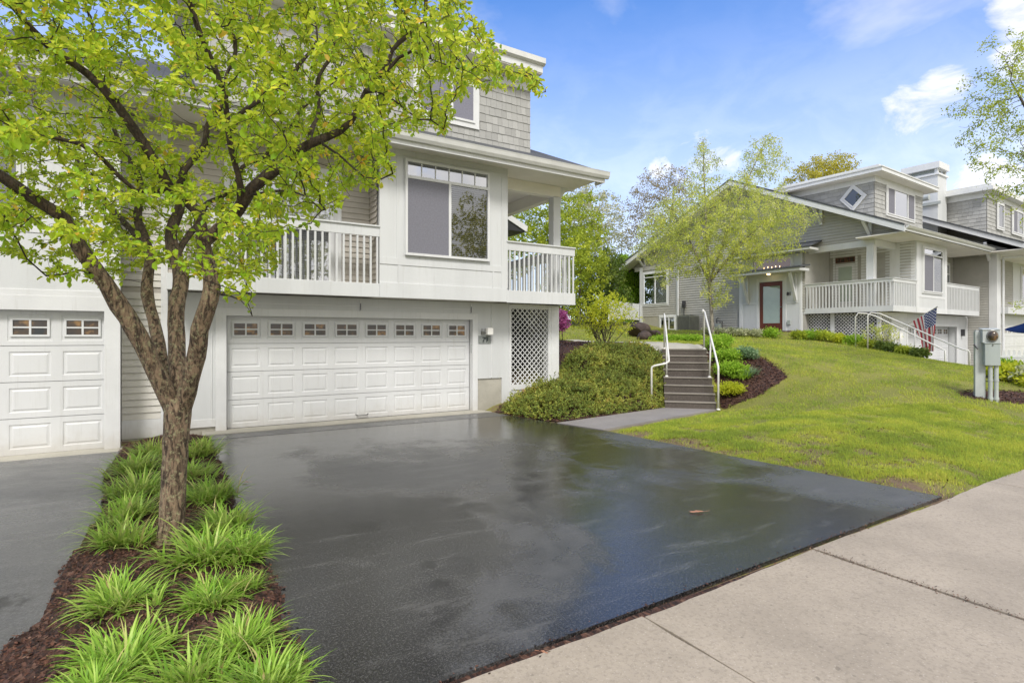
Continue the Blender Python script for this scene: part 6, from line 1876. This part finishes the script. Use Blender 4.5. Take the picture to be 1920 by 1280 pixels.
# more limbs to the back, to give the crown its depth
T.limb([at(333, 480, 4.85), at(380, 400, 5.3), at(450, 330, 5.8), at(520, 260, 6.2), at(600, 170, 6.5)], [.04, .032, .026, .018, .01], T.nearest(at(332, 480, 4.85)))
T.limb([at(273, 478, 4.9), at(220, 400, 5.4), at(150, 320, 5.9), at(90, 230, 6.3), at(30, 120, 6.6)], [.036, .03, .024, .017, .01], T.nearest(at(273, 478, 4.9)))
for i_ in range(len(T.p)):     # crooked, never ruler-straight
    q_ = T.p[i_]; w_ = min(1, max(0, (q_[2] - 1.6) / .8)) * .030
    T.p[i_] = q_ + w_ * np.array([math.sin(q_[2] * 9 + q_[0] * 7), math.sin(q_[0] * 8 + q_[2] * 5 + 1), math.sin(q_[0] * 11 + q_[1] * 4)])
SILH = [(-3000, 470), (0, 480), (40, 520), (120, 528), (190, 548), (240, 520), (300, 505), (350, 515), (400, 548), (470, 525), (528, 505), (535, 440), (560, 395), (612, 412), (650, 375), (728, 345), (740, 250), (840, 250), (865, 185), (955, 170), (1010, 195), (1040, 160), (985, 118), (948, 92), (930, 50), (870, -20), (860, -3000), (-3000, -3000)]
holes = [((365, 225), 48, 40), ((395, 330), 34, 60), ((335, 440), 12, 30), ((350, 560), 200, 20)]


def pix(P):
    v = P - np.array([0, 0, CAM_Z]); t = v @ FW
    return 960 + 1029 * (v @ RT) / t, 630 - 1029 * (v @ UP) / t, t


cx, cy = trunk_pts[3][0], trunk_pts[3][1]
N_ = 42000
A = np.stack([g.uniform(cx - 3.4, cx + 3.4, N_), g.uniform(cy - 3.0, cy + 3.4, N_), g.uniform(2.0, 6.6, N_)], 1)
rr_ = ((A[:, 0] - cx) / 3.3) ** 2 + ((A[:, 1] - cy) / 3.0) ** 2 + ((A[:, 2] - 3.9) / 2.5) ** 2
px_, py_, pt_ = pix(A)
low_ok = A[:, 2] > 2.05 + .10 * np.hypot(A[:, 0] - cx, A[:, 1] - cy)
ok = (rr_ < 1) & (rr_ > .04) & (pt_ > 2.3) & in_poly(px_, py_, SILH) & (A[:, 2] > 2.1)
core = np.hypot(A[:, 0] - cx, A[:, 1] - cy) < .55
ok &= ~(core & (A[:, 2] < 2.9))
for (hx, hy), ha, hb in holes[:3]: ok &= (((px_ - hx) / ha) ** 2 + ((py_ - hy) / hb) ** 2 > 1) | (g.random(N_) < .12)
# a tree's crown breaks into tufts of foliage with air between them
cl = np.sin(A[:, 0] * 3.3 + 1.7 * np.sin(A[:, 2] * 2.1)) * np.sin(A[:, 1] * 3.6 + A[:, 0]) * np.sin(A[:, 2] * 4.2 + 2 * np.sin(A[:, 1] * 1.7))
ok &= (cl > -.30) | (g.random(N_) < .2)
front_thin = (pt_ < 4.15) & (px_ > 60) & (px_ < 680) & (py_ > 150) & (py_ < 500) & (g.random(N_) < .62)
ok &= ~front_thin
A = A[ok][:13000]
A = np.concatenate([A, np.array([at(1030, 165, 4.27), at(1015, 175, 4.25), at(1000, 128, 4.3), at(965, 122, 4.3), at(940, 165, 4.26), at(905, 165, 4.3), at(880, 112, 4.3), at(925, 120, 4.3), at(850, 150, 4.3), at(955, 128, 4.33)])])
T.grow(A, .075, .75, .13, 75, g, trop=.05, wig=.22)
rad_ = T.radii(.0022, 2.35)
rad_ = np.where(rad_ > .02, rad_ * (.88 - .12 * np.clip((np.array(T.p)[:, 2] - 2.2) / .8, 0, 1)), rad_)
# knots and swellings on the thick wood
big, small = T.mesh(rad_, 14)
tree = thing('maple_tree', 'large lime-leaved tree with four lichened stems in the daylily bed, nearest the camera', 'tree', (float(trunk_pts[1][0]), float(trunk_pts[1][1]), 0.0))
trk = build(big, 'trunk', BARK, tree, True)
tx = bpy.data.textures.new('bark_lumps', 'CLOUDS'); tx.noise_scale = .09
dm = trk.modifiers.new('lumps', 'DISPLACE'); dm.texture = tx; dm.strength = .022; dm.mid_level = .5; dm.texture_coords = 'GLOBAL'
for (px, py, t, r_) in ((352, 755, 4.42, .05), (212, 562, 4.22, .045), (300, 735, 4.45, .05)):
    pass
build(small, 'twigs', BARK_T, tree, False)
Pn = np.array(T.p); par_ = np.array(T.par)
thin = np.where((rad_ < .0075) & (par_ >= 0))[0]
nch = np.zeros(len(Pn), int); np.add.at(nch, par_[par_ >= 0], 1)
w_ = np.where(nch[thin] == 0, 1.0, .55)
sel = thin[g.random(len(thin)) < w_]
axis_ = unit(Pn[sel] - Pn[par_[sel]])
K = 11
dirs = unit(np.repeat(axis_, K, 0) * .75 + sphere_dirs(len(sel) * K, g) + np.array([0, 0, .12]))
Pl = np.repeat(Pn[sel], K, 0) + dirs * g.uniform(.004, .028, (len(sel) * K, 1)) - np.repeat(axis_, K, 0) * g.uniform(0, .07, (len(sel) * K, 1))
Nl = unit(sphere_dirs(len(dirs), g) * .7 + np.array([0, 0, 1.0]))
Ll = g.uniform(.55, 1.25, len(dirs)) * .043
V, F = leaves(Pl, dirs, Nl, Ll, Ll * g.uniform(.5, .72, len(dirs)), .22, .3)
tn = np.repeat(np.clip(g.normal(.42, .17, len(sel)), 0, 1), K) + g.normal(0, .10, len(dirs))
tn[g.random(len(tn)) < .012] = 1.0
np_mesh('crown', V, F, np.repeat(np.clip(tn, 0, 1), 2), LEAF_MAIN, tree, loc=tuple(tree.location))
print('main tree nodes', len(Pn), 'leaves', len(dirs))


def small_tree(name, label, base, zb, crown, n_attr, leafL, leafmat, barkmat, seed, leaders=None, K=4, step=.22, trunk_r=.1, dens=1.0, droop=0.0, di=1.6, dk=.34, wig=.25, trop=.05, aspect=.5, group=None, cat='tree', tipr=.005, thin_r=.02):
    """crown: list of (center xyz, radii xyz) ellipsoids in the world"""
    g = np.random.default_rng(seed)
    x, y = base
    Tt = Tree()
    tops = leaders or [max(crown, key=lambda c: c[0][2] + c[1][2])[0]]
    for k, tp_ in enumerate(tops):
        tp_ = np.array(tp_, float); b = np.array([x, y, zb - .1])
        if k == 0:
            mid = b * .5 + tp_ * .5 + g.normal(0, .12, 3); Tt.limb([b, b * .75 + mid * .25, mid, tp_], [trunk_r, trunk_r * .9, trunk_r * .6, trunk_r * .12], step=step)
        else:
            f = Tt.nearest(b * .72 + np.array(tops[0]) * .28); q = Tt.p[f]; mid = q * .5 + tp_ * .5 + g.normal(0, .1, 3); Tt.limb([q, mid, tp_], [trunk_r * .7, trunk_r * .5, trunk_r * .1], f, step=step)
    pts = []
    vols = [r[0] * r[1] * r[2] for _, r in crown]; tot = sum(vols)
    for (c, r), v in zip(crown, vols):
        m = int(n_attr * v / tot) + 3
        d = sphere_dirs(m, g) * (g.random((m, 1)) ** (1 / 2.6)); pts.append(np.array(c) + d * np.array(r))
    Aa = np.concatenate(pts)
    Tt.grow(Aa, step, di, dk, 60, g, trop=trop, wig=wig)
    r_ = Tt.radii(tipr, 2.2); b_, s_ = Tt.mesh(r_, 8)
    t = thing(name, label, cat, (x, y, zb), group=group)
    build(b_, 'trunk', barkmat, t, True)
    if s_.v: build(s_, 'twigs', barkmat, t)
    Pn = np.array(Tt.p); pp_ = np.array(Tt.par)
    th = np.where((r_ < thin_r) & (pp_ >= 0))[0]
    sel = th[g.random(len(th)) < dens]
    ax_ = unit(Pn[sel] - Pn[pp_[sel]]); n = len(sel) * K
    dr_ = unit(np.repeat(ax_, K, 0) * .5 + sphere_dirs(n, g) + np.array([0, 0, -droop]))
    spread = step * .9
    P = np.repeat(Pn[sel], K, 0) + g.normal(0, spread * .5, (n, 3)) - np.array([0, 0, droop]) * g.uniform(0, spread * 2, (n, 1))
    L = g.uniform(.6, 1.2, n) * leafL
    V, F = leaves(P, dr_, unit(sphere_dirs(n, g) + np.array([0, 0, .7])), L, L * aspect)
    tn = np.clip(np.repeat(np.clip(g.normal(.5, .22, len(sel)), 0, 1), K) + g.normal(0, .12, n), 0, 1)
    np_mesh('crown', V, F, np.repeat(tn, 2), leafmat, t, loc=(x, y, zb)); print(label[:30], 'leaves', n)
    return t


def C(px, py, t, rx, rz, ry=None):
    """a lobe of a crown seen at px,py from the camera, radii in metres"""
    return (tuple(at(px, py, t)), (rx, ry or rx, rz))


b0 = at(1337, 618, 23.3); zb = tz1(b0[0], b0[1])
small_tree('birch_tree', 'loose yellow-green birch in front of the grey house, with two thin leaders', (b0[0], b0[1]), zb,
           [C(1320, 440, 23.3, 1.9, 1.9), C(1260, 440, 23.6, 1.5, 1.7), C(1400, 430, 23.0, 1.8, 1.7), C(1320, 325, 23.4, .8, 1.6), C(1432, 320, 23.2, 1.1, 1.7), C(1460, 430, 22.8, 1.1, 1.3), C(1245, 500, 23.4, .8, .9), C(1345, 540, 23.2, .8, .9), C(1385, 480, 23, 1.1, 1.0), C(1500, 400, 22.6, .9, .6), C(1430, 400, 22.9, 1.3, 1.1), C(1370, 360, 23.2, 1.2, .9), C(1290, 370, 23.4, 1.1, .9), C(1225, 450, 23.6, 1.0, 1.2)],
           3700, .08, LEAF_BIRCH, BARK_B, 31, leaders=[at(1318, 262, 23.4), at(1436, 262, 23.2), at(1262, 400, 23.6), at(1480, 380, 22.8)], K=20, step=.17, trunk_r=.085, droop=.5, di=1.4, dk=.24, dens=1, aspect=.42)
b0 = at(1235, 600, 37)
small_tree('purple_budded_tree', 'purplish tree in bud rising behind the left gable of the grey house', (b0[0], b0[1]), 3, [C(1240, 400, 37, 2.6, 3.2), C(1265, 345, 37, 1.4, 1.4), C(1200, 440, 37, 1.3, 2.0)], 1500, .13, LEAF_BUD, BARK_G, 32, K=9, step=.26, trunk_r=.16, di=2, dk=.36, dens=.9)
b0 = at(1560, 600, 44)
small_tree('golden_tree', 'golden-leaved tree top showing above the roof of the grey house', (b0[0], b0[1]), 3, [C(1555, 312, 44, 2.2, 1.2), C(1530, 350, 44, 2.6, 2.2), C(1585, 320, 44, 1.2, 1.0)], 600, .16, LEAF_GOLD, BARK_G, 33, K=22, step=.3, trunk_r=.2, di=2.4, dk=.45)
# thicket behind the corner porch
for (lb, px, t, lobes, n, mt, sd, dn, K_, LL) in [
    ('bushy yellow-green tree directly behind the corner porch post', 1060, 33, [C(1010, 430, 33, 2.6, 2.3), C(1075, 440, 33, 2.4, 2.6), C(960, 460, 33, 2.2, 2.2), C(1040, 390, 33, 1.3, 1.3)], 1000, LEAF_MID, 41, .9, 7, .15),
    ('pale budding tree with a feathery top right of the porch roof', 1110, 38, [C(1110, 420, 38, 2.4, 3.0), C(1090, 370, 38, 1.3, 1.4), C(1135, 440, 38, 1.8, 2.2)], 900, LEAF_PALE, 42, .8, 5, .14),
    ('lime-tinted tree low behind the shrub', 1085, 30, [C(1090, 500, 30, 1.7, 1.7), C(1060, 540, 30, 1.5, 1.6)], 700, LEAF_MID, 43, 1, 7, .13),
    ('dark evergreen tree in the middle of the thicket', 1125, 33, [C(1120, 545, 33, 1.9, 2.1), C(1090, 565, 33, 1.5, 1.5), C(1135, 500, 33, 1.4, 1.3)], 900, LEAF_DARK, 44, 1, 8, .14),
    ('thin grey tree still bare against the sky between the thicket and the birch', 1165, 41, [C(1165, 455, 41, 1.9, 1.9), C(1150, 480, 41, 1.8, 1.2)], 420, LEAF_PALE, 45, .35, 2, .12),
    ('dark evergreen tree at the right side of the thicket', 1160, 38, [C(1158, 530, 38, 1.5, 2.2), C(1185, 550, 38, 1.4, 1.6)], 600, LEAF_DARK, 46, 1, 8, .14)]:
    b0 = at(px, 600, t); small_tree('thicket_tree', lb, (b0[0], b0[1]), 2.6, lobes, n, LL * 1.15, mt, BARK_G, sd, K=K_ * 3, step=.27, trunk_r=.12, di=2.2, dk=.40, dens=dn, group='trees behind the corner porch')
hx = at(1182, 520, 36)
ht = thing('hedge', 'bright green clipped hedge behind the picket fence', 'hedge', (hx[0], hx[1], 2.6))
m_ = 5200; gg = np.random.default_rng(77)
uu = gg.uniform(-1, 1, m_); vv = gg.uniform(-.7, .7, m_); zz_ = gg.random(m_)
ef = (gg.random(m_) < .5); vv = np.where(ef, np.sign(vv) * .7 + gg.normal(0, .05, m_), vv); zz_ = np.where(~ef, 1 + gg.normal(0, .02, m_), zz_)
P0 = np.array([hx[0], hx[1], 2.6]) + RT * (uu * .95)[:, None] + FW * vv[:, None] + UP * (zz_ * 4.0 + .15 * np.sin(uu * 9))[:, None]
P = np.repeat(P0, 5, 0) + gg.normal(0, .08, (m_ * 5, 3)); n = len(P)
V, F = leaves(P, unit(sphere_dirs(n, gg) + UP * .3), unit(sphere_dirs(n, gg) + UP), gg.uniform(.08, .16, n), gg.uniform(.05, .08, n)); np_mesh('foliage', V, F, gg.random(len(F)), LEAF_GREEN, ht, loc=(hx[0], hx[1], 2.6))
m = MB(); m.beam(tuple(np.array([hx[0], hx[1], 4.4]) - RT * .8), tuple(np.array([hx[0], hx[1], 4.4]) + RT * .8), 1.0, 3.4); build(m, 'inner_wood', BARK_G, ht)
# tree reaching in from the right
b0 = at(2110, 700, 12.5); zb = tz1(b0[0], b0[1])
small_tree('birch_tree', 'airy small-leaved tree reaching in from the right edge of the photo', (b0[0], b0[1]), zb,
           [C(1960, 190, 12.4, 1.9, 1.4), C(1880, 215, 12.4, 1.0, .9), C(1900, 110, 12.5, .9, .7), C(2080, 120, 12.5, 2.0, 2.0), C(1960, 330, 12.3, 1.3, .8), C(1850, 170, 12.3, .8, .35), C(1860, 270, 12.2, .7, .4), C(1840, 310, 12.2, .45, .25), C(2120, 300, 12.4, 1.6, 1.2), C(1975, 400, 12.2, .8, .5), C(1950, 575, 12.0, .5, .3)],
           1900, .055, LEAF_MID, BARK_G, 51, leaders=[at(2060, -60, 12.5), at(1900, 160, 12.4), at(1930, 300, 12.3), at(1960, 560, 12.0)], K=18, step=.13, trunk_r=.13, di=1.1, dk=.22, dens=.62, droop=.15, tipr=.003, thin_r=.012)

for (x_, y_, h_, lb, sd, mt) in [(18.5, -13.0, 12.2, 'round young tree across the street, mirrored in the big bay window', 61, LEAF_GOLD), (25.0, -15.0, 11.5, 'taller green tree across the street, mirrored beside the round one', 62, LEAF_MID), (6.5, -14.0, 11.5, 'grey twiggy tree across the street, mirrored in the balcony door', 63, LEAF_PALE)]:
    small_tree('street_tree', lb, (x_, y_), -.1, [((x_, y_, h_ * .66), (3.0, 3.0, h_ * .33))], 420, .20, mt, BARK_G, sd, K=12, step=.34, trunk_r=.16, di=2.6, dk=.5, group='trees across the street')

# ------------------------------------------------------------------ small litter on the driveway
def fallen_leaf(label, px, py, size, rot, seed):
    x, y = gz(px, py); g = np.random.default_rng(seed)
    mb_ = MB(); n = 14; pts = []
    for k in range(n):
        a = 2 * math.pi * k / n; r = size * (.6 + .4 * abs(math.cos(a * 2.5))) * (1.25 if abs(math.cos(a)) > .7 else .8) * .8
        pts.append((r * math.cos(a), r * math.sin(a) * .6, .002 + .006 * abs(math.sin(a * 1.5)) + g.uniform(0, .003)))
    vs = [(0, 0, .006)] + pts; fs = [(0, 1 + k, 1 + (k + 1) % n) for k in range(n)]
    mb_.add(vs, fs); mb_.tube([(size, 0, .006), (size * 1.7, .01, .01)], .0015, 4)
    o = build(mb_, 'fallen_leaf', LEAF_OLD); o.location = (x, y, .008); o.rotation_euler = (0, 0, rot); tag(o, label, 'leaf'); return o


fallen_leaf('curled tan leaf lying alone on the wet driveway', 1305, 961, .085, -0.5, 1)
fallen_leaf('small pinkish leaf on the driveway beside the daylily bed', 459, 905, .05, -0.7, 2)
fallen_leaf('pale dry leaf on the sealed edge where driveway meets sidewalk', 1020, 1226, .03, 2.2, 3)
for o in bpy.data.objects:
    if o.type == 'MESH' and o.parent is None and 'kind' not in o and 'label' not in o: print('UNTAGGED', o.name)
